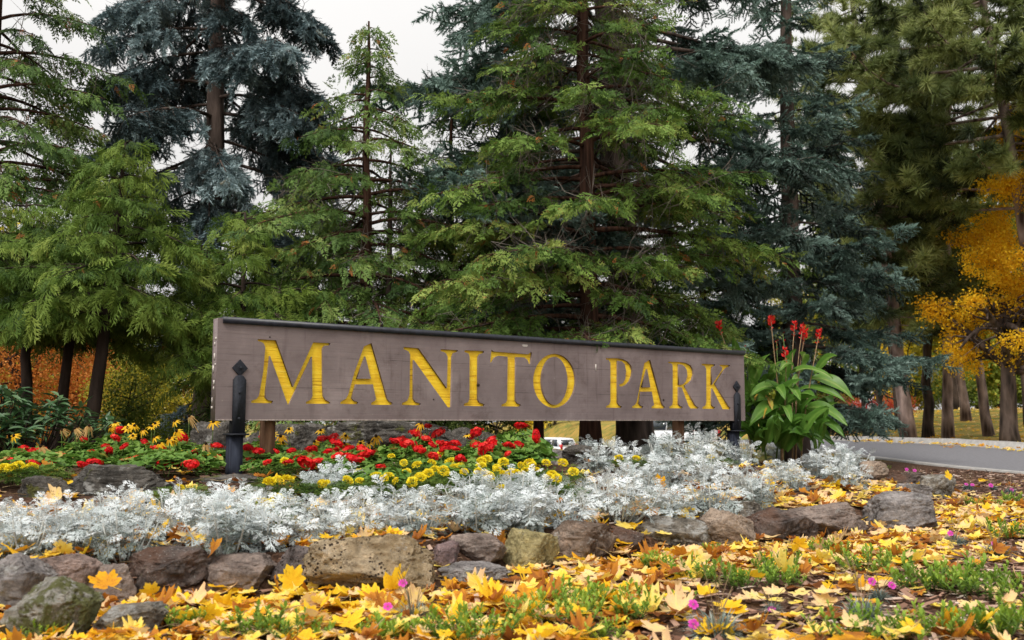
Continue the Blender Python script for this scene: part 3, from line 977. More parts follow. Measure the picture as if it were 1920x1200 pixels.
for i, (k, lab, x0, y0, x1, y1) in enumerate(ROCKLIST):
    rock('edging_rock' if i < 23 else 'garden_rock', lab, x0, y0, x1, y1, RM[k], 100 + i, big=(x1 - x0) > 110, cuts=10 if k in ('brown', 'grey', 'angular', 'white') else 7)
BACKROCKS = [
    ('mount', 'low dark boulder left of the long humped boulder', 38, 893, 132, 968, 5.7),
    ('mount', 'long dark humped boulder among the silver plants, left of the front post', 112, 872, 305, 950, 5.9),
    ('mount', 'flat dark boulder at the foot of the front post', 296, 892, 478, 952, 6.5),
    ('mount', 'dark boulder behind the sign at the foot of the blue spruce', 352, 788, 446, 842, 9.8),
    ('mount', 'dark boulder below the letter M, behind the red flowers', 448, 792, 612, 862, 9.3),
    ('mount', 'long lichened boulder below the letters A and N, behind the red flowers', 596, 786, 876, 858, 9.4),
    ('mount', 'dark boulder below the letter I, behind the red flowers', 850, 800, 940, 858, 9.6),
    ('grey', 'grey speckled boulder below the letter O', 990, 838, 1066, 886, 8.8),
    ('mount', 'grey-brown boulder below the first P, half behind silver plants', 1062, 834, 1160, 896, 8.7),
]
for i, (k, lab, x0, y0, x1, y1, Y) in enumerate(BACKROCKS):
    o = rock('boulder', lab, x0, y0, x1, y1, RM[k], 300 + i, Y=Y, cuts=6, rough=.1, big=True)
    zt = at((x0 + x1) / 2, y0, Y)[2]
    g0 = gz(o.location.x, o.location.y)
    o.location.z = g0 - .1
    o.scale.z = max(.3, (zt - g0 + .1) / (max(vv.co.z for vv in o.data.vertices)))
    o['group'] = 'boulders in the flower bed'
# ------------------------------------------------------------------ foliage pieces
def tri_leaf(p, d, side, L, W, up=0.0):
    """a small pointed leaflet: two triangles, folded"""
    p, d, side = map(np.asarray, (p, d, side))
    return [p, p + d * L * .5 + side * W, p + d * L, p + d * L * .5 - side * W]

def cedar_spray(rg, droop=.25, npair=7, fat=1.0, stringy=0.0):
    V, F, T = [], [], []
    def leaflet(p, ang, L, W, z0, zs, t):
        d = np.array([math.sin(ang), math.cos(ang), 0])
        s = np.array([math.cos(ang), -math.sin(ang), 0])
        a = [p, p + d * L * .45 + s * W, p + d * L, p + d * L * .45 - s * W]
        k = len(V)
        for i, q in enumerate(a):
            q = q.copy()
            fr_ = (0, .45, 1, .45)[i]
            q[2] = z0 + zs * fr_ * L - droop * .9 * L * L * fr_ + rg.normal() * .012
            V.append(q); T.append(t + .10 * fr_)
        F.extend([(k, k + 1, k + 2), (k, k + 2, k + 3)])
    zc_ = lambda y: -droop * y * y
    for i in range(npair):
        y = .08 + .86 * i / npair
        L = (.46 - .30 * (i / npair)) * rg.uniform(.75, 1.2) * (1 + stringy * .5)
        for s in (-1, 1):
            ang = s * (R(48) - stringy * .35) + rg.normal() * .14
            p = np.array([0, y + rg.normal() * .02, zc_(y)])
            t = rg.normal() * .03
            leaflet(p, ang, L, .035 * fat, zc_(y), -.15 - stringy, t)
            d = np.array([math.sin(ang), math.cos(ang), 0])
            for fr_, s2 in ((.35, 1), (.55, -1)):
                leaflet(p + d * L * fr_, ang + s2 * .62, L * .45, .026 * fat, zc_(y) - .15 * L * fr_, -.3 - stringy, t)
    leaflet(np.array([0, .85, zc_(.85)]), rg.normal() * .1, .28, .035 * fat, zc_(.85), -.3, .05)
    return np.array(V), np.array(F), np.array(T)

def needle_twig(rg, nshoot=6, nn=20, nl=.18, nw=.018, hang=0.0, core=True):
    """spruce twig, unit length along +y: a main shoot with side shoots, each bristling with needles"""
    V, F, T = [], [], []
    def shoot(p, d, L, t0):
        k = len(V)
        d = d / np.linalg.norm(d)
        a = np.cross(d, [0, 0, 1.0]); a /= np.linalg.norm(a); b = np.cross(a, d)
        if core:
            r = .035
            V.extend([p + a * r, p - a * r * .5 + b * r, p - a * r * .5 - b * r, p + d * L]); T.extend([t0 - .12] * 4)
            F.extend([(k, k + 1, k + 3), (k + 1, k + 2, k + 3), (k + 2, k, k + 3)])
        for i in range(nn):
            y = (i + rg.uniform(0, 1)) / nn * L
            th = rg.uniform(0, 6.283)
            o = a * math.cos(th) + b * math.sin(th)
            nd = d * .75 + o * .75
            c = p + d * y
            q = np.cross(nd, d); q /= max(np.linalg.norm(q), 1e-6)
            k = len(V)
            l_ = nl * rg.uniform(.8, 1.2)
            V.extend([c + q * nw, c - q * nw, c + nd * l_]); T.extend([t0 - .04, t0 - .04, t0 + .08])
            F.append((k, k + 1, k + 2))
    shoot(np.array([0, 0, 0.0]), np.array([0, 1, -hang]), 1.0, 0)
    for i in range(nshoot - 1):
        s = 1 if i % 2 else -1
        y = .15 + .6 * i / max(1, nshoot - 1)
        shoot(np.array([0, y, -hang * y]), np.array([s * .8, .75, -hang - rg.uniform(0, .35)]), rg.uniform(.4, .6), rg.normal() * .03)
    return np.array(V), np.array(F), np.array(T)

def pine_tuft(rg, n=52, w=.036):
    V, F, T = [], [], []
    for i in range(n):
        th, ph = rg.uniform(0, 6.283), math.acos(rg.uniform(.12, .99))
        d = np.array([math.sin(ph) * math.cos(th), math.cos(ph), math.sin(ph) * math.sin(th)])
        L = rg.uniform(.8, 1.1)
        s = nrm(np.cross(d, rg.normal(size=3)))
        c = np.array([0, rg.uniform(-.35, .1), 0])
        k = len(V)
        tip = c + d * L + np.array([0, 0, -.10])
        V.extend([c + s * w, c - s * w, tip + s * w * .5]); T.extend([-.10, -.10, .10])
        F.append((k, k + 1, k + 2))
    return np.array(V), np.array(F), np.array(T)

def leaf_cluster(rg, n=9, L=.3, W=.12, spread=1.0, hang=.35):
    V, F, T = [], [], []
    for i in range(n):
        c = rg.normal(size=3) * .38 * spread
        d = nrm(rg.normal(size=3) + np.array([0, .3, -hang]))
        s = nrm(np.cross(d, rg.normal(size=3)))
        u = np.cross(s, d)
        l, w = L * rg.uniform(.7, 1.25), W * rg.uniform(.75, 1.2)
        k = len(V)
        V.extend([c, c + d * l * .45 + s * w + u * w * .35, c + d * l, c + d * l * .45 - s * w + u * w * .35])
        t = rg.normal() * .09
        T.extend([t] * 4)
        F.extend([(k, k + 1, k + 2), (k, k + 2, k + 3)])
    return np.array(V), np.array(F), np.array(T)

_rs = np.random.default_rng(3)
B_CEDAR = [cedar_spray(_rs, .30, 5, 1.25) for _ in range(4)]
B_THREAD = [cedar_spray(_rs, .50, 5, .95, .4) for _ in range(4)]
B_SPRUCE = [needle_twig(_rs, 6, 20, .17, .030) for _ in range(4)]
B_HANG = [needle_twig(_rs, 6, 22, .20, .036, .25) for _ in range(4)]
B_PINE = [pine_tuft(_rs, 46, .046) for _ in range(4)]
B_LEAF = [leaf_cluster(_rs) for _ in range(5)]
B_FINE = [leaf_cluster(_rs, 14, .20, .075) for _ in range(4)]

M_trunk = m_bark('grey_brown_bark', (.024, .018, .015), (.16, .118, .10), 10, 2.2)
M_redbark = m_bark('reddish_cedar_bark', (.020, .010, .007), (.12, .060, .040), 26, 1.6)
M_pinebark = m_bark('plated_pine_bark', (.055, .036, .031), (.46, .345, .31), 7, 2.0, 1.0, .05)
M_darkbark = m_bark('dark_bark', (.012, .009, .007), (.085, .060, .048), 12, 2.4)
M_twig = m_solid('dead_grey_twigs', (.17, .145, .125), .9, .1)
M_dtwig = m_solid('dead_dark_twigs', (.035, .028, .022), .9, .1)

M_cedar = m_leaf('cedar_foliage', [(0, (0.014, 0.029, 0.007)), (.25, (0.043, 0.090, 0.017)), (.5, (0.109, 0.196, 0.035)), (.75, (0.217, 0.319, 0.065)), (.9, (0.304, 0.362, 0.087)), (.94, (0.348, 0.138, 0.043)), (1, (0.435, 0.160, 0.043))], .25, .6, .2)
M_cedarb = m_leaf('mid_cedar_foliage', [(0, (.014, .030, .009)), (.25, (.046, .094, .024)), (.5, (.108, .190, .042)), (.75, (.20, .30, .075)), (.9, (.29, .36, .10)), (.94, (.34, .14, .05)), (1, (.42, .16, .05))], .25, .6, .2)
M_thread = m_leaf('threadleaf_foliage', [(0, (.013, .028, .006)), (.25, (.048, .098, .015)), (.5, (.115, .190, .028)), (.75, (.215, .295, .05)), (.92, (.30, .37, .08)), (.95, (.30, .13, .04)), (1, (.36, .15, .04))], .25, .6, .2)
M_blue = m_leaf('blue_spruce_needles', [(0, (0.020, 0.031, 0.029)), (.25, (0.051, 0.082, 0.085)), (.5, (0.145, 0.212, 0.230)), (.75, (0.289, 0.383, 0.399)), (.93, (0.425, 0.527, 0.544)), (1, (0.255, 0.187, 0.085))], .12, .5, .3)
M_teal = m_leaf('teal_spruce_needles', [(0, (.018, .030, .023)), (.25, (.042, .074, .058)), (.5, (.10, .168, .135)), (.75, (.185, .275, .235)), (1, (.28, .39, .35))], .15, .55, .25)
M_pine = m_leaf('ponderosa_needles', [(0, (.022, .034, .014)), (.25, (.065, .092, .030)), (.5, (.155, .200, .062)), (.75, (.29, .34, .115)), (.92, (.40, .43, .16)), (.96, (.42, .21, .09)), (1, (.47, .24, .10))], .30, .5, .3)
M_maple = m_leaf('golden_maple_leaves', [(0, (.30, .13, .012)), (.25, (.68, .34, .014)), (.55, (.93, .60, .025)), (.85, (.95, .70, .05)), (1, (.62, .56, .06))], .55, .5, .2)
M_orange = m_leaf('orange_maple_leaves', [(0, (.16, .045, .012)), (.4, (.50, .17, .03)), (.7, (.66, .27, .06)), (1, (.72, .40, .12))], .4, .5, .2)
M_ygreen = m_leaf('yellow_green_leaves', [(0, (0.060, 0.066, 0.012)), (.35, (0.192, 0.204, 0.024)), (.6, (0.396, 0.360, 0.036)), (.85, (0.660, 0.504, 0.048)), (1, (0.660, 0.360, 0.060))], .4, .5, .2)
M_green = m_leaf('green_shrub_leaves', [(0, (0.036, 0.054, 0.012)), (.4, (0.120, 0.180, 0.030)), (.7, (0.240, 0.312, 0.048)), (.9, (0.504, 0.480, 0.072)), (1, (0.660, 0.336, 0.072))], .35, .5, .25)
M_yellow = m_leaf('bright_yellow_leaves', [(0, (.45, .32, .02)), (.5, (.75, .55, .03)), (1, (.85, .68, .06))], .45, .5, .2)
M_rust = m_leaf('pinkish_rust_leaves', [(0, (.16, .06, .04)), (.5, (.36, .17, .11)), (1, (.50, .28, .16))], .35, .5, .2)
M_red = m_leaf('burning_bush_leaves', [(0, (.20, .02, .015)), (.5, (.42, .05, .03)), (1, (.55, .12, .05))], .35, .5, .2)

# ------------------------------------------------------------------ conifers
def conifer(name, label, base, H, r0, zlow, rad, nbr, bases, mat, wood, elev=0.1, droop=.35, tip=.12, sec_step=.22, sec_len=.42,
            sp_step=.13, sp_size=.26, sp_hang=.4, inner=.25, seed=1, top=(0, 0), lean_curve=0.0, group=None, tmean=.42, twigs=0, keep=None,
            ymin_cut=None, clump=.16, tilt_up=.0, flare=1.35, cat='tree', roll=.5, minr=.15, rust=.02, sec_hang=.25):
    rg = np.random.default_rng(seed)
    base = np.array([base[0], base[1], gz(base[0], base[1])])
    root = thing(name, label, cat, tuple(base), group)
    zt = np.linspace(0, 1, 14)
    path = np.stack([base[0] + top[0] * (zt + lean_curve * zt * (1 - zt)), base[1] + top[1] * zt, base[2] - .15 + (H + .15) * zt], 1)
    path[1:-1, :2] += rg.normal(size=(12, 2)) * r0 * .12
    rr = r0 * (1 - zt) ** .8 + .012
    rr[0] *= flare
    gw = G()
    tube(gw, path, rr, 10)
    tp = lambda z: np.array([np.interp(z, path[:, 2] - base[2], path[:, k]) for k in range(3)])
    P, D, S, T, U = [], [], [], [], []
    gt = G()
    for i in range(nbr):
        zf = (i + rg.uniform(0, 1)) / nbr
        z = zlow + (H - zlow) * (zf ** 1.12)
        az = i * 2.39996 + rg.normal() * .35
        L = rad(z, az) * rg.uniform(.72, 1.10)
        if z < 2.6:                      # boughs near the sign were pruned back to clear it
            hx = np.array([math.cos(az), math.sin(az), 0])
            q0 = tp(z)
            lat = (q0 + hx * L - O) @ ex
            sd0, sd1 = (q0 - O) @ -en, (q0 + hx * L - O) @ -en
            if -1 < lat < LEN + 1 and sd1 < .45 and sd0 > .5:
                L *= max(0.05, (sd0 - .45) / (sd0 - sd1))
        if L < minr * .5:
            continue
        if keep is not None and not keep(z, az, rg):
            continue
        b0 = tp(z)
        hd = np.array([math.cos(az), math.sin(az), 0])
        sd = np.array([-math.sin(az), math.cos(az), 0])
        s = np.linspace(0, 1, 8)
        bend = rg.normal() * .12
        e = math.tan(elev + tilt_up * zf + rg.normal() * .08)
        pts = b0 + hd * (s * L)[:, None] + sd * (bend * L * s * s)[:, None]
        pts[:, 2] += L * (e * s - droop * s ** 2 + tip * s ** 3.2)
        br = (.010 + .011 * L) * (1 - s * .85)
        tube(gw, pts, br, 5, .5, False)
        bt = tmean + rg.normal() * clump * .6
        tang = nrm(np.gradient(pts, axis=0))
        ns = max(2, int(L * (1 - inner) / sec_step))
        for j in range(ns + 1):
            sj = inner + (1 - inner) * (j / ns)
            pj = np.array([np.interp(sj, s, pts[:, k]) for k in range(3)])
            tj = nrm(np.array([np.interp(sj, s, tang[:, k]) for k in range(3)]))
            last = j == ns
            for side in ((-1, 1) if not last else (0,)):
                ang = side * rg.normal(.85, .18)
                d = tj * math.cos(ang) + np.cross(tj, UP) * math.sin(ang)
                d[2] += rg.normal() * .15
                l2 = sec_len * L * (1.12 - .85 * sj) * rg.uniform(.7, 1.2) if not last else sec_len * L * .35
                l2 = max(l2, sp_size * .8)
                m = np.linspace(0, 1, 4)
                q = pj + d * (m * l2)[:, None]
                q[:, 2] -= sec_hang * l2 * m * m
                if l2 > .25:
                    tube(gw, q, (.004 + .006 * l2) * (1 - .8 * m), 3, .5, False)
                ct = bt + rg.normal() * clump
                k = max(1, int(l2 / sp_step))
                for a in range(k + 1):
                    f = .18 + .82 * a / max(1, k)
                    pp = pj + d * f * l2
                    pp[2] -= sec_hang * l2 * f * f
                    dd = d + rg.normal(size=3) * .34
                    if a < k:
                        sd2 = np.cross(d, UP) * (1 if a % 2 else -1) * rg.uniform(.5, 1.1)
                        dd = d * .7 + sd2 + rg.normal(size=3) * .2
                    dd[2] -= sp_hang * rg.uniform(.4, 1.5)
                    isr = rg.random() < rust
                    P.append(pp); D.append(dd); S.append(sp_size * rg.uniform(.5, 1.4) * (.6 if isr else 1)); T.append(.97 if isr else min(.80, ct + rg.normal() * .06))
        for _ in range(twigs if z < .72 * H else 0):           # dead bare twigs inside the crown
            sj = rg.uniform(.2, .85)
            pj = np.array([np.interp(sj, s, pts[:, k]) for k in range(3)])
            d = nrm(tang[int(sj * 7)] * .4 + rg.normal(size=3) * .8 + np.array([0, 0, -.25]))
            l2 = rg.uniform(.2, .6)
            e2 = nrm(d + rg.normal(size=3) * .5)
            tube(gt, [pj, pj + d * l2 * .5, pj + d * l2 * .5 + e2 * l2 * .5], [.0055, .004, .0015], 3, .5, False)
            for _k in range(2):
                e3 = nrm(e2 + rg.normal(size=3) * .8)
                o_ = pj + d * l2 * rg.uniform(.3, .6)
                tube(gt, [o_, o_ + e3 * l2 * .45], [.003, .001], 3, .5, False)
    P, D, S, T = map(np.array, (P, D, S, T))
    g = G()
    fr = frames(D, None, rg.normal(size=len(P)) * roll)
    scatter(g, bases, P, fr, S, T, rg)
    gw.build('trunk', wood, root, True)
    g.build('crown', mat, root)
    if twigs:
        gt.build('dead_twigs', M_dtwig if mat is M_blue else M_twig, root)
    print(name, seed, 'sprays', len(P))
    return root, len(P)

def deciduous(name, label, base, H, r0, blobs, nclu, csize, mat, wood, seed, bases=None, group=None, top=(0, 0), cat='tree', forks=7, trunk_to=None, shell=.5, thin=-.30):
    """blobs: (dx, dy, z, rx, ry, rz) ellipsoids of the crown relative to the base"""
    rg = np.random.default_rng(seed)
    base = np.array([base[0], base[1], gz(base[0], base[1])])
    root = thing(name, label, cat, tuple(base), group)
    bl = np.array(blobs, float)
    vol = bl[:, 3] * bl[:, 4] * bl[:, 5]
    pk = rg.choice(len(bl), nclu, p=(vol ** .75) / (vol ** .75).sum())
    dirs = nrm(rg.normal(size=(nclu, 3)))
    rad = rg.uniform(0, 1, nclu) ** shell
    P = base + bl[pk, :3] + dirs * rad[:, None] * bl[pk, 3:]
    # thin it to clumps, so that gaps open
    keep = fbm(P / (csize * 4.5) + seed, 2) > thin
    P, rad_, pk = P[keep], rad[keep], pk[keep]
    T = .5 + fbm(P / (csize * 6) + 7 * seed, 2) * .22 + rg.normal(size=len(P)) * .07
    g = G()
    fr = frames(rg.normal(size=P.shape))
    scatter(g, bases or B_LEAF, P, fr, csize * rg.uniform(.7, 1.3, len(P)), np.clip(T, 0, 1), rg)
    gw = G()
    th = trunk_to or H * .5
    zt = np.linspace(0, 1, 8)
    path = np.stack([base[0] + top[0] * zt, base[1] + top[1] * zt, base[2] - .15 + (th + .15) * zt], 1)
    path[1:-1, :2] += rg.normal(size=(6, 2)) * r0 * .15
    rr = r0 * (1 - .5 * zt); rr[0] *= 1.22
    tube(gw, path, rr, 12)
    for k in range(min(forks, len(bl)) if forks else 0):
        b = base + bl[k % len(bl), :3]
        s0 = path[rg.integers(4, 8)]
        s = np.linspace(0, 1, 6)[:, None]
        mid = (s0 + b) / 2 + np.array([0, 0, .15 * np.linalg.norm(b - s0)]) + rg.normal(size=3) * .15
        pts = s0 * (1 - s) ** 2 + 2 * mid * s * (1 - s) + b * s ** 2
        tube(gw, pts, r0 * .5 * (1 - .85 * s[:, 0]) + .01, 6, .5, False)
        for _ in range(5):
            q0 = pts[rg.integers(2, 6)]
            q1 = b + rg.normal(size=3) * bl[k % len(bl), 3:] * .6
            tube(gw, [q0, (q0 + q1) / 2 + rg.normal(size=3) * .1, q1], [r0 * .14 + .005, r0 * .08 + .003, .003], 4, .5, False)
    if r0 > 0:
        gw.build('trunk', wood, root, True)
    g.build('crown', mat, root)
    return root

def px_base(px, Y):
    return on_ground(px, Y)[:2]

# --- left: drooping blue spruce with its long bare trunk
b = px_base(386, 14)
def rad_L(z, az):
    return np.interp(z, [0, 1.0, 1.6, 2.2, 3.2, 4.2, 5.0, 6.5, 8, 10.5], [.9, 1.15, 1.15, 1.0, 1.35, 1.75, 1.9, 1.75, 1.4, .1])
def keep_L(z, az, rg):
    if 1.7 < z < 4.3 and math.sin(az) < -.25:
        return rg.random() < .07
    if 1.9 < z < 3.3:
        return rg.random() < .40
    if z < 1.9:
        return rg.random() < .28
    return True
conifer('blue_spruce', 'tall drooping blue spruce with a bare dark trunk, left of the sign', b, 10.5, .20, 1.1, rad_L, 104, B_HANG, M_blue, M_trunk,
        elev=-.02, droop=.42, tip=.10, sec_step=.10, sec_len=.38, sp_step=.062, sp_size=.21, sp_hang=.95, inner=.38, seed=11, keep=keep_L, tmean=.56, clump=.24, twigs=14, group='spruces', roll=1.2, sec_hang=.75, rust=.012)

# --- middle: slim two-stemmed cedar with a thin top
b = px_base(682, 12.2)
def rad_M(z, az):
    return np.interp(z, [0, .9, 1.6, 2.4, 3.2, 3.9, 4.6, 5.5], [.8, 1.6, 2.0, 1.75, 1.6, 1.25, .70, .12])
conifer('cedar_tree', 'slim cedar with a thin pointed top, above the letters A and N', b, 5.75, .085, .95, rad_M, 104, B_CEDAR, M_cedarb, M_redbark,
        elev=.10, droop=.45, tip=.10, sec_step=.125, sec_len=.42, sp_step=.062, sp_size=.165, sp_hang=.55, inner=.30, seed=22, tmean=.50, clump=.16, roll=.9, twigs=7, group='cedars behind the sign', rust=.02, keep=lambda z, az, rg: rg.random() < .9)
b2 = px_base(728, 12.5)
conifer('cedar_tree', 'thin grey cedar stem growing just right of the slim pointed cedar', b2, 4.2, .06, 1.5, lambda z, az: np.interp(z, [0, 2, 3, 4.2], [.8, .8, .7, .1]), 20, B_CEDAR, M_cedarb, M_trunk,
        elev=.15, droop=.45, tip=.1, sec_step=.18, sec_len=.42, sp_step=.12, sp_size=.22, sp_hang=.5, inner=.4, seed=23, tmean=.5, clump=.13, group='cedars behind the sign')

for px, Y, hh, sd, lab in ((1010, 17, 6.8, 25, 'dark cedar far behind the broad cedar, above the letter T'), (1320, 18, 5.6, 26, 'dark cedar far behind the big spruce, above the letter K'), (570, 17, 5.0, 27, 'dark cedar between the blue spruce and the slim cedar, set far back')):
    conifer('cedar_tree', lab, px_base(px, Y), hh, .09, 1.9, lambda z, az, h_=hh: np.interp(z, [0, .8, .4 * h_, .75 * h_, h_], [1.3, 1.8, 1.8, 1.1, .1]), 64, B_CEDAR, M_cedar, M_redbark,
            elev=.12, droop=.42, tip=.12, sec_step=.17, sec_len=.42, sp_step=.09, sp_size=.22, sp_hang=.45, inner=.25, seed=sd, tmean=.40, clump=.15, group='cedars behind the sign', roll=1.0)
conifer('cedar_tree', 'shadowed cedar filling the gap between the slim cedar and the broad cedar', px_base(845, 13.6), 5.2, .08, .9, lambda z, az: np.interp(z, [0, .9, 2, 3.5, 5.2], [1.0, 1.35, 1.4, 1.0, .1]), 70, B_CEDAR, M_cedar, M_redbark,
        elev=.12, droop=.42, tip=.12, sec_step=.13, sec_len=.42, sp_step=.065, sp_size=.16, sp_hang=.45, inner=.3, seed=24, tmean=.42, clump=.15, group='cedars behind the sign', roll=.9)

# --- centre: the big cedar straight behind the sign
b = px_base(1108, 11.7)
def rad_C(z, az):
    return np.interp(z, [0, 1.0, 1.5, 2.2, 3.2, 4.3, 5.5, 7.0, 9], [1.6, 2.1, 2.45, 2.4, 2.05, 1.6, 1.15, .7, .1])
conifer('cedar_tree', 'broad big cedar with dead grey twigs, directly behind the letters T and O', b, 9, .115, 1.25, rad_C, 150, B_CEDAR, M_cedar, M_redbark,
        elev=.12, droop=.40, tip=.16, sec_step=.115, sec_len=.42, sp_step=.050, sp_size=.145, sp_hang=.38, inner=.34, seed=31, tmean=.46, clump=.18, roll=1.0, twigs=20, group='cedars behind the sign', rust=.03, top=(-.12, 0), keep=lambda z, az, rg: rg.random() < .93)

# --- big teal spruce behind the cedar
b = px_base(1202, 14.2)
def rad_S(z, az):
    return np.interp(z, [0, 1.5, 3, 4.5, 6, 8, 11.5], [2.2, 2.6, 3.1, 3.3, 3.1, 2.3, .1])
conifer('blue_spruce', 'large spreading blue-green spruce with a thick flared trunk, behind the big cedar', b, 11.5, .27, 1.75, rad_S, 126, B_SPRUCE, M_teal, M_trunk,
        elev=.06, droop=.22, tip=.10, sec_step=.18, sec_len=.34, sp_step=.11, sp_size=.30, sp_hang=.40, inner=.42, seed=41, tmean=.55, clump=.22, twigs=4, group='spruces', top=(-.75, 0), flare=1.6, roll=.8, keep=lambda z, az, rg: rg.random() < (.95 if math.cos(az) < .1 else .55))

# --- spruce right of centre, boughs reaching low towards the road
b = px_base(1490, 17.2)
def rad_R(z, az):
    return np.interp(z, [0, .7, 2, 4, 5, 6, 9, 12], [1.7, 1.95, 1.95, 1.55, 1.1, .9, .7, .1])
conifer('blue_spruce', 'dense blue-green spruce with low tiered boughs, behind the tall canna lily', b, 12, .2, .85, rad_R, 78, B_SPRUCE, M_teal, M_trunk,
        elev=.05, droop=.30, tip=.22, sec_step=.19, sec_len=.42, sp_step=.11, sp_size=.32, sp_hang=.30, inner=.25, seed=51, tmean=.58, clump=.24, group='spruces', roll=.8, keep=lambda z, az, rg: z < 4.2 or rg.random() < .85)

# --- left: three threadleaf cypresses with bare dark stems
def thread_tree(px, Y, H, zlow, prof, seed, label, top, n=40, r0=.062):
    conifer('cypress_tree', label, px_base(px, Y), H, r0, zlow, lambda z, az: np.interp(z, *prof), n, B_THREAD, M_thread, M_darkbark,
            elev=.22, droop=.36, tip=.04, sec_step=.105, sec_len=.50, sp_step=.058, sp_size=.175, sp_hang=.55, inner=.28, seed=seed, tmean=.46, clump=.15,
            group='cypresses at the left', top=top, lean_curve=.2, roll=.9, rust=.004, flare=1.3)
thread_tree(62, 10.4, 2.85, 1.6, ([0, 1.6, 2.0, 2.4, 2.85], [.6, .95, 1.0, .75, .2]), 61, 'leftmost threadleaf cypress with a forked dark stem, behind the broad-leaved shrub', (-.15, 0))
thread_tree(104, 10.9, 3.3, 1.6, ([0, 1.6, 2.0, 2.7, 3.3], [.6, .9, 1.0, .7, .15]), 62, 'middle threadleaf cypress with a leaning dark stem, left of the blue spruce', (.28, 0))
thread_tree(160, 10.2, 3.4, 1.55, ([0, 1.5, 1.9, 2.5, 3.4], [.7, 1.2, 1.15, .75, .12]), 63, 'right-hand threadleaf cypress with a straight dark stem, nearest the blue spruce', (.32, 0), 48, .072)
thread_tree(452, 11.2, 3.05, 1.2, ([0, 1.2, 1.8, 2.4, 3.05], [.6, .95, 1.05, .7, .15]), 64, 'low threadleaf cypress above the left end of the sign', (.0, 0), 44, .05)

# --- far left: loose arborvitae partly cut by the photo edge
conifer('cedar_tree', 'loose airy cedar at the left photo edge, rising above the cypresses', px_base(-40, 11.6), 7.6, .10, 1.9, lambda z, az: np.interp(z, [0, 2, 3, 4.5, 6, 7.6], [.9, 1.35, 1.6, 1.5, 1.1, .1]), 116, B_CEDAR, M_cedarb, M_redbark,
        elev=.15, droop=.45, tip=.1, sec_step=.12, sec_len=.42, sp_step=.065, sp_size=.175, sp_hang=.6, inner=.34, seed=71, tmean=.44, clump=.15, twigs=6, group='cedars at the left', rust=.05, keep=lambda z, az, rg: rg.random() < .85)

# --- right: ponderosa pines
def pine(px, Y, H, r0, zlow, prof, n, seed, label, top, lean_curve=0, side=0, size=.29, step=.155, group='pines at the right', mat=None, wood=None, keep=None):
    return conifer('pine_tree', label, px_base(px, Y), H, r0, zlow, lambda z, az: np.interp(z, *prof) * (1 + side * math.cos(az)), n, B_PINE, mat or M_pine, wood or M_pinebark,
            elev=-.05, droop=.25, tip=.40, sec_step=.33, sec_len=.42, sp_step=step, sp_size=size, sp_hang=-.15, inner=.38, seed=seed, tmean=.46, clump=.24,
            group=group, keep=keep, top=top, lean_curve=lean_curve, roll=3, rust=.012, flare=1.25, sec_hang=.05)
pine(1700, 27.5, 16, .19, 3.0, ([0, 3, 4.5, 7, 10, 16], [1.2, 1.6, 2.2, 2.7, 2.4, .3]), 112, 81, 'grey-trunked pine leaning left beside the road, tallest behind the road', (-1.3, .3))
pine(2000, 24.2, 15, .20, 5.4, ([0, 5.4, 6.5, 8, 10, 15], [1.5, 2.4, 3.0, 3.4, 3.0, .3]), 100, 82, 'heavy-boughed pine at the right photo edge, its branches crossing the golden maple', (-2.0, 0), .3, -.35, keep=lambda z, az, rg: z > 7.3 or rg.random() < .45)
pine(1772, 29.5, 15, .15, 3.2, ([0, 2.9, 4, 6, 8, 15], [1.0, 1.2, 1.6, 1.9, 2.0, .3]), 104, 83, 'pine with a reddish upper trunk, between the leaning pine and the maple', (.6, 0))

# --- the golden maple
b = px_base(1888, 25.2)
_rb = np.random.default_rng(77)
mb = []
for z in np.linspace(2.35, 8.1, 13):
    xl, xr = np.interp(z, [2.2, 3, 3.8, 5.9, 7.2, 9], [-.9, -1.65, -1.4, -.45, .0, .3]), np.interp(z, [2.2, 3, 3.8, 5.9, 7.2, 9], [1.4, 2.3, 2.5, 2.4, 2.0, 1.2])
    for x in np.linspace(xl, xr, 7):
        for y in (-.9, .35):
            if _rb.random() < .18:
                continue
            r = _rb.uniform(.32, .58)
            mb.append((x + .25 + _rb.normal() * .22, (y + _rb.normal() * .4) * min(1, (9.6 - z) / 3), z + _rb.normal() * .22, r * 1.2, r, r * _rb.uniform(.5, 1.0)))
deciduous('maple_tree', 'golden yellow maple with a stout dark trunk on the grass at the right', b, 8.5, .23, mb,
          13500, .22, M_maple, M_trunk, 91, trunk_to=3.4, thin=-.08, forks=30, group='autumn maples')

# --- the trees farther back on the right
def far_trunk(px, Y, H, r0, seed, label, lean=0.0, mat=M_ygreen, wood=M_pinebark, cz=5.5, cr=2.2, n=950, size=.5, grp='trees beyond the road'):
    rg = np.random.default_rng(seed)
    bl = [(lean * .8 + rg.normal() * .5, rg.normal() * .4, cz + rg.normal() * .5, cr * rg.uniform(.7, 1.1), cr * .8, cr * rg.uniform(.6, .95)) for _ in range(3)]
    bl += [(lean + rg.normal() * .9, rg.normal() * .6, cz + 2.2 + rg.normal(), cr * .8, cr * .7, cr * .8) for _ in range(2)]
    deciduous('park_tree', label, px_base(px, Y), H, r0 * .60, bl, n, size, mat, wood, seed, group=grp, top=(lean * .7, 0), trunk_to=cz, forks=5)
far_trunk(1622, 30.0, 9, .16, 101, 'dark-trunked tree at the far kerb beside the small round sign', -.3, M_green, M_darkbark, 4.2, 1.6)
far_trunk(1650, 34.0, 10, .20, 102, 'grey-trunked tree just right of the small round sign', -.4, M_ygreen, M_trunk, 5.2, 2.0)
far_trunk(1682, 38.0, 11, .20, 103, 'slim brown tree seen just left of the leaning pine', -.6, M_ygreen, M_trunk, 5.6, 2.2)
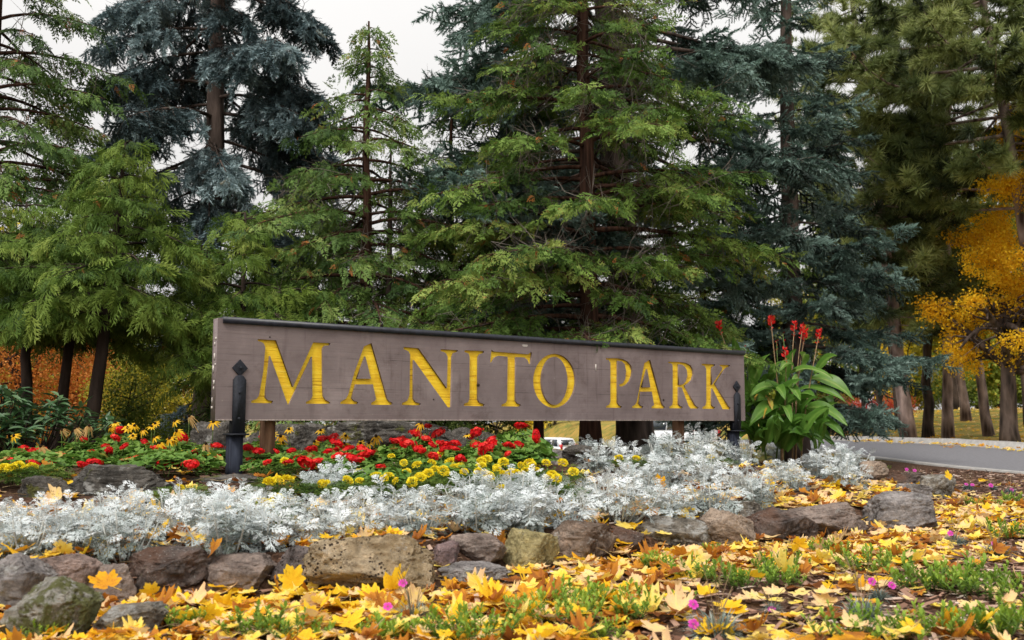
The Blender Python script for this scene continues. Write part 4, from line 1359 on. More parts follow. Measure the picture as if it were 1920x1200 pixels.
far_trunk(1735, 31.5, 10, .30, 104, 'dark many-branched tree with yellow-green leaves, right behind the leaning pine', .2, M_ygreen, M_darkbark, 4.2, 2.3, 1500)
far_trunk(1808, 40.0, 12, .32, 107, 'grey leaning trunk on the rise, left of the pale tan trunk', -.9, M_green, M_pinebark, 6.0, 2.6)
far_trunk(1850, 31.5, 12, .27, 108, 'pale tan trunk leaning left, beside the golden maple', -1.0, M_ygreen, M_pinebark, 5.6, 2.0)
far_trunk(1925, 36, 12, .28, 109, 'grey trunk at the right photo edge behind the golden maple', -.3, M_ygreen, M_trunk, 5.5, 2.5)
deciduous('yellow_tree', 'small bright yellow tree behind the small round sign', px_base(1668, 52), 4, .08, [(0, 0, 1.6, 1.0, 1, 1.5), (.2, 0, 3.0, .8, .8, 1.0)], 700, .38, M_yellow, M_darkbark, 111, forks=2, group='yellow trees')
deciduous('bush', 'pinkish rusty bush at the far kerb behind the canna lily', px_base(1588, 31), 1.5, .03, [(0, 0, .7, .75, .7, .75), (-.5, .2, .7, .6, .6, .7)], 500, .22, M_rust, M_darkbark, 112, B_FINE, forks=2, group='bushes beyond the road')
deciduous('bush', 'low red bush at the foot of the trees beyond the small round sign', px_base(1668, 48), 1.0, .03, [(0, 0, .5, 1.2, .8, .5), (-1.4, 0, .45, .8, .7, .45)], 400, .3, M_red, M_darkbark, 113, B_FINE, forks=0, group='bushes beyond the road')

# --- behind the left trees
deciduous('maple_tree', 'rusty orange maple behind the threadleaf cypresses at the left', px_base(40, 20), 5, .12,
          [(0, 0, 1.9, 1.5, 1.0, 1.3), (1.0, .3, 1.7, .9, 1.0, 1.2), (-1.4, 0, 1.8, 1.2, 1, 1.3), (.6, .2, 3.1, 1.3, 1, 1.0), (-.9, .2, 3.2, 1.1, 1, .9), (-.3, .4, .9, .9, .7, .8)], 3000, .26, M_orange, M_darkbark, 121, B_FINE, forks=6, group='autumn maples')
deciduous('bush', 'light green bush with a few red leaves, between cypress and blue spruce trunk', px_base(236, 12.3), 1.6, .03,
          [(0, 0, .55, .55, .45, .5), (.1, 0, 1.05, .38, .35, .42), (.5, .1, .4, .5, .45, .42), (-.45, .1, .4, .45, .4, .4)], 1300, .15, M_green, M_darkbark, 122, B_FINE, forks=4, group='bushes behind the bed')
deciduous('bush', 'yellow-green bush behind the right-hand cypress stem', px_base(262, 17), 2.2, .03,
          [(0, 0, .7, .8, .6, .7), (.5, .1, 1.3, .6, .5, .6), (-.4, 0, 1.4, .6, .5, .6), (.1, 0, 1.9, .5, .4, .4)], 1300, .2, M_ygreen, M_darkbark, 125, B_FINE, forks=4, group='bushes behind the bed')
deciduous('yellow_tree', 'bright yellow bush between the light green bush and the blue spruce trunk', px_base(348, 30), 2.4, .05, [(0, 0, .9, .75, .7, .9), (.4, 0, 1.5, .5, .5, .6)], 700, .3, M_yellow, M_darkbark, 123, B_FINE, forks=2, group='yellow trees')
for i_, (px, Y, mt, lab) in enumerate([(1600, 66, M_ygreen, 'low yellow-green thicket far beyond the pinkish bush'), (1690, 64, M_green, 'low green thicket far behind the leaning pine'), (1770, 60, M_ygreen, 'low yellow-green thicket at the top of the lawn'),
                                       (1850, 58, M_green, 'low green thicket far behind the pale tan trunk'), (1940, 56, M_green, 'low green thicket at the right photo edge'), (1500, 66, M_green, 'low green thicket far behind the canna lily')]):
    deciduous('bush', lab, px_base(px, Y), 2.5, .04, [(0, 0, 1.2, 2.2, 1.2, 1.3), (-1.8, .3, 1.0, 1.6, 1, 1.1), (1.8, .2, 1.3, 1.6, 1, 1.3)], 900, .42, mt, M_darkbark, 140 + i_, forks=2, group='thickets beyond the lawn')
# --- far rows that close the view under the crowns
rgf = np.random.default_rng(99)
FAR_T = [(-330, 46, M_ygreen), (-120, 40, M_green), (90, 44, M_orange), (260, 58, M_green), (430, 50, M_ygreen), (560, 64, M_green), (690, 72, M_ygreen), (820, 62, M_green), (930, 92, M_yellow), (1040, 110, M_ygreen), (1120, 98, M_yellow),
         (1210, 78, M_green), (1330, 70, M_maple), (1420, 62, M_green), (1490, 66, M_ygreen), (1560, 72, M_maple), (1640, 70, M_green), (1740, 66, M_ygreen), (1830, 62, M_green), (1930, 58, M_ygreen), (2080, 55, M_green), (1700, 60, M_green), (1790, 54, M_ygreen), (1870, 50, M_green), (1985, 50, M_green), (180, 36, M_green), (20, 32, M_ygreen)]
FN = {M_ygreen.name: 'yellow-green', M_green.name: 'green', M_orange.name: 'orange', M_yellow.name: 'bright yellow', M_maple.name: 'golden'}
for i, (px, Y, mt) in enumerate(FAR_T):
    hh = rgf.uniform(6, 9) if px < 880 or px > 1300 else rgf.uniform(5.0, 7.5)
    w = rgf.uniform(2.2, 3.2)
    bl = [(rgf.normal() * w * .6, rgf.normal() * .8, hh * rgf.uniform(.16, .8), w * rgf.uniform(.5, .8), w * .6, hh * rgf.uniform(.16, .26)) for _ in range(6)]
    where = 'seen left of the sign' if px < 400 else 'seen behind the letters M to N' if px < 860 else 'seen under the letters I to O' if px < 1130 else 'seen behind the letters P to K' if px < 1420 else 'seen past the canna lily' if px < 1620 else 'seen beyond the road'
    deciduous('far_tree', '%s hazy tree far behind, %s, %s along' % (FN[mt.name], where, ['one', 'two', 'three', 'four', 'five', 'six', 'seven', 'eight', 'nine', 'ten', 'eleven', 'twelve', 'thirteen', 'fourteen', 'fifteen', 'sixteen', 'seventeen', 'eighteen', 'nineteen', 'twenty', 'twenty-one', 'twenty-two', 'twenty-three', 'twenty-four', 'twenty-five', 'twenty-six', 'twenty-seven'][i]),
              px_base(px, Y), hh, .18, bl, 1300, .62, mt, M_trunk, 500 + i, forks=4, trunk_to=hh * .4, group='far trees')
# ------------------------------------------------------------------ where things stand, for the labels
SPANS = [(-200, 140, 'at the far left'), (140, 300, 'by the humped boulder'), (300, 425, 'left of the front post'), (425, 470, 'beside the front post'),
         (470, 628, 'below the letter M'), (628, 745, 'below the first letter A'), (745, 856, 'below the letter N'), (856, 914, 'below the letter I'), (914, 1000, 'below the letter T'), (1000, 1085, 'below the letter O'),
         (1085, 1135, 'between the letters O and P'), (1135, 1187, 'below the letter P'), (1187, 1250, 'below the second letter A'), (1250, 1314, 'below the letter R'), (1314, 1372, 'below the letter K'), (1372, 1410, 'beside the rear post'),
         (1410, 1520, 'in front of the canna lily'), (1520, 2200, 'at the far right')]
ORD = ['first', 'second', 'third', 'fourth', 'fifth', 'sixth', 'seventh', 'eighth', 'ninth', 'tenth', 'eleventh', 'twelfth']
def where_px(px):
    for a, b, s in SPANS:
        if a <= px < b:
            return s
    return SPANS[0][2] if px < 0 else SPANS[-1][2]
def label_cells(items, what):
    """items: list of (obj, px, rowname or None, lookword) -> a label that singles each out"""
    cells = {}
    for o, px, row, look in items:
        cells.setdefault((look, row, where_px(px)), []).append((px, o))
    for (look, row, wh), L in cells.items():
        L.sort(key=lambda q: q[0])
        for i, (_, o) in enumerate(L):
            s = what % look
            s += (' ' + row) if row else ''
            s += ' ' + wh
            if len(L) == 2:
                s += ', ' + ('left' if i == 0 else 'right') + ' one'
            elif len(L) > 2:
                s += ', %s from left' % ORD[min(i, 11)]
            o['label'] = s

# ------------------------------------------------------------------ materials
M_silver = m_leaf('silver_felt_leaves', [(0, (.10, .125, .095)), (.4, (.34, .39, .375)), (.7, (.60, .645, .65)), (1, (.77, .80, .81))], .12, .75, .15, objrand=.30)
M_sstem = m_solid('silver_stems', (.48, .49, .46), .85, .1)
M_gleaf = m_leaf('geranium_leaves', [(0, (.03, .07, .012)), (.45, (.10, .21, .03)), (.8, (.21, .33, .06)), (.95, (.45, .42, .10)), (1, (.42, .20, .05))], .3, .5, .3, objrand=.15)
M_redp = m_leaf('red_petals', [(0, (.45, .002, .006)), (.5, (.78, .008, .012)), (1, (.90, .09, .06))], .3, .5, .2, objrand=.5)
M_stem = m_solid('green_stems', (.10, .16, .04), .7, .2)
M_mari = m_leaf('yellow_marigold_petals', [(0, (.62, .42, .01)), (.5, (.88, .72, .02)), (1, (.93, .84, .10))], .3, .55, .15, objrand=.2)
M_mleaf = m_leaf('marigold_leaves', [(0, (.02, .05, .01)), (.5, (.08, .15, .02)), (1, (.24, .30, .05))], .25, .55, .25, objrand=.15)
M_rud = m_leaf('orange_yellow_petals', [(0, (.60, .30, .01)), (.5, (.86, .50, .01)), (1, (.90, .62, .05))], .35, .5, .2, objrand=.3)
M_wither = m_leaf('withered_petals', [(0, (.45, .25, .08)), (.5, (.66, .43, .17)), (1, (.75, .55, .28))], .35, .6, .1)
M_cone = m_solid('dark_flower_cone', (.03, .018, .010), .9, .1, noise=.4, scale=300)
M_canna = m_leaf('canna_leaves', [(0, (.035, .09, .014)), (.45, (.085, .20, .028)), (.7, (.17, .32, .055)), (.86, (.40, .45, .16)), (.93, (.55, .40, .05)), (1, (.45, .22, .08))], .38, .38, .4)
M_cannaf = m_leaf('canna_flowers', [(0, (.30, .01, .01)), (.5, (.70, .015, .015)), (1, (.80, .07, .05))], .35, .45, .3)
M_cstalk = m_solid('canna_stalks', (.30, .20, .11), .7, .2, noise=.3, scale=30)
M_rhodo = m_leaf('rhododendron_leaves', [(0, (.015, .04, .016)), (.5, (.05, .115, .042)), (.8, (.12, .20, .08)), (.95, (.20, .27, .11)), (1, (.5, .35, .04))], .12, .35, .45)
M_tuft = m_leaf('grey_green_blades', [(0, (.07, .10, .085)), (.5, (.19, .25, .22)), (1, (.38, .42, .37))], .2, .6, .2, objrand=.15)
M_dry = m_leaf('dry_straw', [(0, (.22, .15, .08)), (1, (.55, .42, .25))], .2, .8, .1)
M_pinkp = m_leaf('magenta_petals', [(0, (.50, .02, .30)), (.5, (.72, .06, .48)), (1, (.85, .22, .62))], .35, .5, .2)
M_herb = m_leaf('small_green_leaves', [(0, (.02, .045, .01)), (.45, (.12, .22, .025)), (.75, (.28, .42, .05)), (1, (.45, .50, .08))], .35, .5, .25, objrand=.2)
M_white = m_solid('cream_flowers', (.75, .72, .58), .7, .2)

# ------------------------------------------------------------------ dusty miller
def miller_leaf(rg):
    V, F, T = [], [], []
    def quad(a, b, c, d, t):
        k = len(V); V.extend([a, b, c, d]); T.extend([t] * 4); F.extend([(k, k + 1, k + 2), (k, k + 2, k + 3)])
    zf = lambda y: .34 * y - .45 * y * y
    P = lambda x, y, dz=0: np.array([x, y, zf(y) + dz - .35 * x * x])
    quad(P(-.016, 0), P(.016, 0), P(.022, .5), P(-.022, .5), -.1)
    quad(P(-.022, .5), P(.022, .5), P(.014, .95), P(-.014, .95), 0)
    for i in range(4):
        y = .24 + .185 * i
        L = (.26, .36, .34, .25)[i] * rg.uniform(.85, 1.15)
        for s in (-1, 1):
            a = R(58 - 7 * i) + rg.normal() * .14
            d = np.array([math.sin(a) * s, math.cos(a)])
            n_ = np.array([-d[1], d[0]])
            b = np.array([0, y + rg.normal() * .012])
            up = rg.normal() * .05
            q = lambda u, w: P(*(b + d * L * u + n_ * w), up * u)
            t = rg.normal() * .08
            quad(q(0, .014), q(0, -.014), q(.7, -.019), q(.7, .019), t)
            for u0, aa, ll in ((.40, .75, .36), (.46, -.75, .36), (.70, .45, .42), (.70, -.1, .46), (.72, -.6, .36)):
                p0 = b + d * L * u0
                dd = d * math.cos(aa) + n_ * math.sin(aa)
                m_ = np.array([-dd[1], dd[0]])
                quad(P(*(p0 + m_ * .013), up * u0), P(*(p0 - m_ * .013), up * u0), P(*(p0 + dd * L * ll - m_ * .012), up), P(*(p0 + dd * L * ll + m_ * .012), up), t + .05)
    for aa in (-.55, 0, .55):
        dd = np.array([math.sin(aa), math.cos(aa)]); m_ = np.array([-dd[1], dd[0]]); p0 = np.array([0, .88])
        quad(P(*(p0 + m_ * .016)), P(*(p0 - m_ * .016)), P(*(p0 + dd * .20 - m_ * .013)), P(*(p0 + dd * .20 + m_ * .013)), .05)
    return np.array(V), np.array(F), np.array(T)
_rm = np.random.default_rng(5)
B_MILL = [miller_leaf(_rm) for _ in range(4)]

def miller_meshes(seed, Hh=.30, Rr=.20, nst=11):
    rg = np.random.default_rng(seed)
    g, gs = G(), G()
    P, D, S, T, U = [], [], [], [], []
    for i in range(nst):
        az = i * 2.4 + rg.normal() * .3
        out = Rr * math.sqrt((i + .5) / nst) * rg.uniform(.8, 1.15)
        top = np.array([math.cos(az) * out, math.sin(az) * out, Hh * rg.uniform(.72, 1.05) * (1 - .25 * (out / Rr) ** 2)])
        b = np.array([math.cos(az) * out * .25, math.sin(az) * out * .25, -.03])
        s = np.linspace(0, 1, 5)[:, None]
        mid = (b + top) / 2 + np.array([math.cos(az), math.sin(az), 0]) * out * .2
        pts = b * (1 - s) ** 2 + 2 * mid * s * (1 - s) + top * s * s
        tube(gs, pts, [.006, .0055, .005, .004, .003], 4)
        nl = 13
        for k in range(nl):
            f = .30 + .70 * (k + rg.uniform(0, 1)) / nl
            p = np.array([np.interp(f, s[:, 0], pts[:, j]) for j in range(3)])
            a2 = k * 2.4 + rg.normal() * .4
            el = np.interp(f, [.3, .8, 1], [-.45, .2, 1.0]) + rg.normal() * .25
            d = np.array([math.cos(a2) * math.cos(el), math.sin(a2) * math.cos(el), math.sin(el)])
            P.append(p); D.append(d); S.append(.108 * rg.uniform(.65, 1.15) * (1.05 - .35 * max(0, f - .75) / .25))
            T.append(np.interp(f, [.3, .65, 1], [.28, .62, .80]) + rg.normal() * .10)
    P, D = np.array(P), np.array(D)
    scatter(g, B_MILL, P, frames(D, None, rg.normal(size=len(P)) * .5), np.array(S), np.clip(T, 0, 1), rg)
    return g.mesh('foliage', M_silver), gs.mesh('stems', M_sstem)
MILL = []
for v in range(5):
    t = thing('dusty_miller', '', 'plant', (0, 0, 0), 'dusty miller plants in the flower bed')
    a, b = miller_meshes(700 + v, .20 + .02 * v, .155 + .012 * v, 11)
    mesh_obj('foliage', a, t); mesh_obj('stems', b, t)
    MILL.append(t)
# base pixels of the clumps: (px, py, size)
mill_px = []
def mrow(pts, n, js, size, row):
    pts = np.array(pts, float)
    xs = np.linspace(pts[0, 0], pts[-1, 0], n)
    for x in xs:
        if n > 3 and rng.random() < .12:
            continue
        y = np.interp(x, pts[:, 0], pts[:, 1])
        mill_px.append((x + rng.normal() * 7, y + rng.normal() * js, size * rng.uniform(.72, 1.2), row))
mrow([(-40, 1046), (230, 1040), (420, 1046)], 6, 5, .86, 'in front row')
mrow([(20, 1000), (200, 996), (430, 1004)], 5, 5, .78, 'in middle row')
mrow([(350, 968), (440, 966)], 2, 3, .7, 'in back row')
mrow([(490, 1030), (560, 1018), (760, 1006), (960, 1000)], 7, 4, .9, 'in front row')
mrow([(540, 986), (760, 975), (960, 968)], 6, 4, .82, 'in middle row')
mrow([(585, 925), (640, 918)], 2, 3, .72, 'in back row')
mrow([(990, 996), (1150, 982), (1300, 962), (1420, 948)], 6, 4, .95, 'in front row')
mrow([(1010, 962), (1150, 950), (1300, 932), (1480, 922), (1580, 915)], 7, 3, .95, 'in second row')
mrow([(1100, 925), (1220, 915), (1400, 902), (1600, 897)], 8, 3, 1.0, 'in third row')
mrow([(1120, 886), (1200, 882), (1340, 876), (1480, 872), (1590, 880)], 8, 3, 1.08, 'in back row')
mrow([(1120, 868), (1180, 866), (1230, 864)], 3, 2, .95, 'in tall rear group')
mrow([(1290, 862), (1335, 858), (1362, 862)], 4, 2, 1.25, 'in tall rear group')
mrow([(1440, 856), (1500, 852), (1560, 856)], 4, 2, 1.15, 'in tall rear group')
items = []
used = set()
for i, (px, py, s, row) in enumerate(mill_px):
    v = i % 5
    p = hit(px, py)
    o = MILL[v] if v not in used else copy_tree(MILL[v])
    used.add(v)
    o.location = p
    o.rotation_euler = (rng.normal() * .08, rng.normal() * .08, rng.uniform(0, 6.28))
    o.scale = (s * rng.uniform(.9, 1.15), s * rng.uniform(.9, 1.15), s)
    items.append((o, px, row, 'silver'))
label_cells(items, '%s dusty miller')
MILLERS = [o for o, *_ in items]

# ------------------------------------------------------------------ geraniums
def round_leaf(rg, n=13):
    V, F, T = [np.array([0, 0, -.10])], [], [-.10]
    for i in range(n * 2):
        a = -2.75 + 5.5 * i / (n * 2 - 1)
        r = (1.0 if i % 2 else .90) * (1 + .08 * math.cos(a * 5))
        V.append(np.array([math.sin(a) * r * .5, math.cos(a) * r * .5, .10 * r * r + .05 * math.sin(a * 5 + rg.uniform(0, 6)) - .03]))
        T.append(.10 if i % 2 else .04)
    F = [(0, k + 1, k) for k in range(1, n * 2)]
    return np.array(V), np.array(F), np.array(T)
def umbel_mesh(seed, r=.045, n=44):
    rg = np.random.default_rng(seed)
    V, F, T = [], [], []
    g = G()
    for i in range(n):
        z = 1 - 1.55 * (i + .5) / n
        a = i * 2.39996
        q = math.sqrt(max(0, 1 - z * z))
        d = np.array([q * math.cos(a), q * math.sin(a), z])
        c = d * r * rg.uniform(.62, 1.15) * np.array([1.15, 1.05, .8])
        if fbm(np.array([d * 1.7 + seed]), 2)[0] < -.35:
            continue
        fr = frames(np.array([d]), None, np.array([rg.uniform(0, 6.28)]))[0]
        t = .45 + rg.normal() * .18
        for k in range(5):
            b = k * 1.2566 + rg.normal() * .1
            u = fr[0] * math.cos(b) + fr[2] * math.sin(b)
            w = -fr[0] * math.sin(b) + fr[2] * math.cos(b)
            L, Wd = r * .42, r * .19
            g.add([c, c + u * L * .6 + w * Wd + d * r * .08, c + u * L + d * r * .02, c + u * L * .6 - w * Wd + d * r * .08], [(0, 1, 2), (0, 2, 3)], np.clip([t - .25, t, t + .1, t], 0, 1))
    return g.mesh('flower_head', M_redp)
_rg = np.random.default_rng(6)
B_GER = [round_leaf(_rg) for _ in range(4)]
UMB = [umbel_mesh(800 + k, .033 + .003 * k) for k in range(4)]
def cluster(heads, dx, dy):
    heads = sorted(heads)
    out = []
    for h in heads:
        for c in out:
            cx, cy = np.mean([q[0] for q in c]), np.mean([q[1] for q in c])
            if abs(h[0] - cx) < dx and abs(h[1] - cy) < dy and len(c) < 4:
                c.append(h)
                break
        else:
            out.append([h])
    return out
GER = [(62, 876), (89, 880), (204, 846), (157, 824), (223, 807), (217, 821), (171, 850), (233, 837), (296, 840), (277, 859), (303, 871), (322, 872), (360, 878), (394, 883), (342, 821), (122, 857), (177, 869), (403, 881),
       (466, 876), (466, 841), (501, 867), (503, 822), (494, 821), (584, 843), (616, 823), (603, 822), (625, 819), (631, 843), (614, 847), (634, 860), (663, 860), (690, 852), (681, 846), (677, 838), (713, 875), (670, 863), (572, 867), (593, 865),
       (519, 847), (547, 846), (408, 836), (753, 825), (745, 826), (779, 813), (786, 816), (802, 799), (821, 812), (786, 843), (810, 834), (828, 833), (822, 830), (853, 831), (800, 823), (894, 807), (890, 815), (921, 825), (907, 843), (953, 833), (922, 826),
       (958, 836), (974, 833), (977, 798), (1005, 817), (906, 842), (28, 876), (8, 860), (540, 866), (650, 845), (765, 832), (845, 840), (484, 846)]
_re = np.random.default_rng(44)
GER += [(float(_re.uniform(0, 380)), float(_re.uniform(828, 880))) for _ in range(13)] + [(float(_re.uniform(500, 960)), float(_re.uniform(822, 866))) for _ in range(16)]
gy_depth = lambda py: float(np.interp(py, [795, 830, 860, 885], [8.6, 7.9, 7.0, 6.3]))
def dome_leaves(rg, B, mat, name, rad, hz, n, size, tmean, z0=.04, up=.5):
    g = G()
    a = rg.uniform(0, 6.283, n); r = np.sqrt(rg.uniform(0, 1, n)) * rad
    z = z0 + (hz - z0) * (1 - .55 * (r / rad) ** 2) * rg.uniform(.35, 1.0, n) ** .6
    P = np.stack([np.cos(a) * r, np.sin(a) * r, z], 1)
    # leaf blades face outwards and up: their y axis points outwards, normal mostly up
    D = np.stack([np.cos(a), np.sin(a), -up * rg.uniform(.2, 1.2, n)], 1) + rg.normal(size=(n, 3)) * .3
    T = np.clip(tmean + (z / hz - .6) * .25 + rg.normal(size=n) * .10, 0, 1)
    T[rg.random(n) < .02] = .97
    scatter(g, B, P, frames(D, None, rg.normal(size=n) * .3), size * rg.uniform(.65, 1.2, n), T, rg)
    return g
GFOL = []
for k in range(4):
    GFOL.append(dome_leaves(np.random.default_rng(820 + k), B_GER, M_gleaf, 'foliage', .23, .27, 150, .080, .45).mesh('foliage', M_gleaf))
items = []
for ci, c in enumerate(cluster(GER, 42, 22)):
    pts = [at(x, y, max(gy_depth(y), 7.55 if 380 < x < 500 else 0) + rng.normal() * .12) for x, y in c]
    m = np.mean(pts, axis=0)
    gzv = gz(m[0], m[1])
    root = thing('geranium', '', 'flower', (m[0], m[1], gzv), 'red geraniums in the flower bed')
    hz = np.clip(m[2] - gzv, .16, .5)
    near_post = 375 < np.mean([x for x, _ in c]) < 500 and np.mean([y for _, y in c]) > 855
    mesh_obj('foliage', GFOL[ci % 4], root, (0, 0, 0), (0, 0, rng.uniform(0, 6.28)), (.5, .5, .45) if near_post else (rng.uniform(.85, 1.15), rng.uniform(.85, 1.15), float(np.clip(hz / .29, .65, 1.35))))
    for j, p in enumerate(pts):
        q = np.array(p) - np.array([m[0], m[1], gzv])
        q[2] = max(q[2], .1)
        g = G()
        s = np.linspace(0, 1, 4)[:, None]
        b = np.array([q[0] * .3, q[1] * .3, 0.0])
        tube(g, b * (1 - s) + q * s + np.array([0, 0, -.01]) * s, .0035, 4)
        g.build('flower_stalk', M_stem, root, off=(0, 0, 0))
        mesh_obj('flower_head', UMB[(ci + j) % 4], root, tuple(q), (rng.normal() * .35, rng.normal() * .35, rng.uniform(0, 6.28)), (lambda u_: (u_ * rng.uniform(.95, 1.3), u_ * rng.uniform(.9, 1.2), u_ * rng.uniform(.65, .95)))(rng.uniform(.6, 1.2)))
    items.append((root, np.mean([x for x, _ in c]), 'at the front' if m[1] < 7.0 else ('at the back' if m[1] > 8.0 else 'in the middle'), 'red'))
label_cells(items, '%s geranium')

# ------------------------------------------------------------------ marigolds
def pompon_mesh(seed, r=.032):
    rg = np.random.default_rng(seed)
    g = G()
    for i in range(75):
        z = 1 - 1.25 * (i + .5) / 75
        a = i * 2.39996
        q = math.sqrt(max(0, 1 - z * z))
        d = np.array([q * math.cos(a), q * math.sin(a), z])
        c = d * r * np.array([.8, .8, .45])
        o = nrm(np.array([q * math.cos(a), q * math.sin(a), z * .7 + .1]) + rg.normal(size=3) * .25)
        fr = frames(np.array([o]), None, np.array([rg.normal() * .8]))[0]
        L, Wd = r * rg.uniform(.32, .5), r * .26
        t = .5 + rg.normal() * .2
        g.add([c - fr[0] * Wd * .4, c + fr[0] * Wd * .4, c + o * L + fr[0] * Wd + fr[2] * r * .1, c + o * L * 1.05 - fr[2] * r * .05, c + o * L - fr[0] * Wd + fr[2] * r * .1], [(0, 1, 2), (0, 2, 3), (0, 3, 4)], np.clip([t - .3, t - .3, t + .1, t + .15, t + .1], 0, 1))
    return g.mesh('flower_head', M_mari)
POM = [pompon_mesh(850 + k) for k in range(3)]
def feather_leaf(rg):
    V, F, T = [], [], []
    for i in range(5):
        y = .15 + .17 * i
        for s in (-1, 1):
            d = np.array([s * .75, .6, rg.normal() * .15]); p = np.array([0, y, -.1 * y * y])
            w = np.array([.3, -.3 * s, 0]) * .22
            k = len(V); V.extend([p, p + d * .18 + w * .5, p + d * .36, p + d * .18 - w * .5]); T.extend([rg.normal() * .05] * 4); F.extend([(k, k + 1, k + 2), (k, k + 2, k + 3)])
    return np.array(V), np.array(F), np.array(T)
B_FEA = [feather_leaf(_rg) for _ in range(3)]
MFOL = [dome_leaves(np.random.default_rng(860 + k), B_FEA, M_mleaf, 'foliage', .17, .20, 230, .085, .45, .02, .2).mesh('foliage', M_mleaf) for k in range(3)]
MAR = [(534, 865), (521, 906), (540, 912), (510, 915), (610, 917), (604, 908), (652, 902), (674, 902), (729, 894), (720, 897), (705, 893), (757, 868), (734, 856), (794, 891), (803, 888), (788, 895), (773, 904), (810, 868), (831, 883), (826, 851), (850, 875), (863, 876),
       (903, 865), (912, 862), (944, 867), (931, 876), (902, 875), (896, 884), (903, 886), (918, 894), (911, 890), (947, 891), (939, 915), (932, 880), (957, 886), (977, 873), (966, 886), (985, 884), (998, 872), (992, 868), (1005, 881), (1024, 868), (1055, 868), (1036, 891), (1028, 895), (1044, 897),
       (1075, 885), (1160, 881), (1193, 882), (1288, 868), (20, 915), (45, 911), (5, 925), (60, 907), (33, 908), (337, 943), (480, 960), (500, 975), (484, 980), (520, 950), (505, 930), (1332, 858), (870, 885), (838, 890), (742, 902), (762, 885), (815, 880), (845, 866), (782, 872)]
items = []
mdep = lambda py: float(np.interp(py, [850, 870, 895, 915, 980], [7.5, 7.0, 6.4, 6.0, 5.2]))
for ci, c in enumerate(cluster(MAR, 36, 20)):
    pts = [at(x, y, mdep(y) + (.0 if x < 1100 else 1.6) + rng.normal() * .06) for x, y in c]
    m = np.mean(pts, axis=0)
    gzv = gz(m[0], m[1])
    root = thing('marigold', '', 'flower', (m[0], m[1], gzv), 'yellow marigolds in the flower bed')
    hz = float(np.clip(m[2] - gzv, .12, .34))
    mesh_obj('foliage', MFOL[ci % 3], root, (0, 0, 0), (0, 0, rng.uniform(0, 6.28)), (1, 1, float(np.clip(hz / .20, .6, 1.6))))
    for j, p in enumerate(pts):
        q = np.array(p) - np.array([m[0], m[1], gzv]); q[2] = float(np.clip(q[2], .10, .40))
        g = G()
        tube(g, [np.array([q[0] * .4, q[1] * .4, 0]), q - np.array([0, 0, .008])], .003, 4)
        g.build('flower_stalk', M_stem, root, off=(0, 0, 0))
        mesh_obj('flower_head', POM[(ci + j) % 3], root, tuple(q), (.45 + rng.normal() * .25, rng.normal() * .25, rng.uniform(0, 6.28) * 0 + rng.normal() * .5), rng.uniform(.65, 1.1))
    items.append((root, np.mean([x for x, _ in c]), 'at the front' if m[1] < 6.2 else ('at the back' if m[1] > 6.9 else 'in the middle'), 'yellow'))
label_cells(items, '%s marigold')

# ------------------------------------------------------------------ coneflowers
def rud_mesh(seed, n=12, L=.048, W=.009, droop=.5, curl=1.0):
    rg = np.random.default_rng(seed)
    g = G()
    for k in range(n):
        a = 6.283 * k / n + rg.normal() * .12
        u = np.array([math.cos(a), math.sin(a), 0]); w = np.array([-math.sin(a), math.cos(a), 0])
        l = L * rg.uniform(.8, 1.15); dr = droop * rg.uniform(.4, 1.6)
        z = lambda f: -dr * l * f * f * curl
        t = .5 + rg.normal() * .2
        g.add([u * .006 + w * W * .4, u * .006 - w * W * .4, u * l * .55 - w * W + UP * z(.55), u * l * .55 + w * W + UP * z(.55), u * l + w * W * .3 + UP * z(1), u * l - w * W * .3 + UP * z(1)],
              [(0, 1, 2), (0, 2, 3), (3, 2, 5), (3, 5, 4)], np.clip([t - .3, t - .3, t, t, t + .2, t + .2], 0, 1))
    return g
def cone_mesh():
    g = G()
    prof = [(.0125, -.004), (.0125, .004), (.010, .012), (.005, .017), (.0005, .0185)]
    tube(g, [(0, 0, z) for _, z in prof], [r for r, _ in prof], 10)
    return g.mesh('flower_centre', M_cone, smooth=True)
RUD = [rud_mesh(880 + k, 12, .046 + .003 * k, .0085, .35 + .25 * k).mesh('petals', M_rud) for k in range(3)]
WIT = [rud_mesh(890 + k, 14, .05, .007, 1.5, 1.4).mesh('petals', M_wither) for k in range(2)]
CONE = cone_mesh()
def lance_leaf(rg):
    V = [np.array(q) for q in ((0, 0, 0), (.14, .35, .03), (.10, .7, -.05), (0, 1, -.25), (-.10, .7, -.05), (-.14, .35, .03), (0, .4, -.02))]
    F = [(0, 1, 6), (1, 2, 6), (2, 3, 6), (3, 4, 6), (4, 5, 6), (5, 0, 6)]
    return np.array(V), np.array(F), np.zeros(7)
B_LAN = [lance_leaf(_rg)]
RUDP = [(2, 799), (26, 817), (209, 800), (240, 802), (252, 798), (268, 806), (291, 794), (328, 790), (331, 808), (249, 817), (290, 820), (299, 831), (357, 850), (386, 848), (327, 824), (340, 857), (400, 791), (511, 802), (542, 805), (508, 814), (526, 818), (601, 807), (648, 817),
        (590, 828), (676, 831), (692, 831), (789, 794), (876, 815), (645, 832), (705, 818), (284, 800), (372, 846), (93, 862), (216, 793), (318, 822), (530, 830)]
WITP = [(141, 803), (167, 798), (76, 837), (355, 780), (386, 832), (493, 798), (116, 806)]
items = []
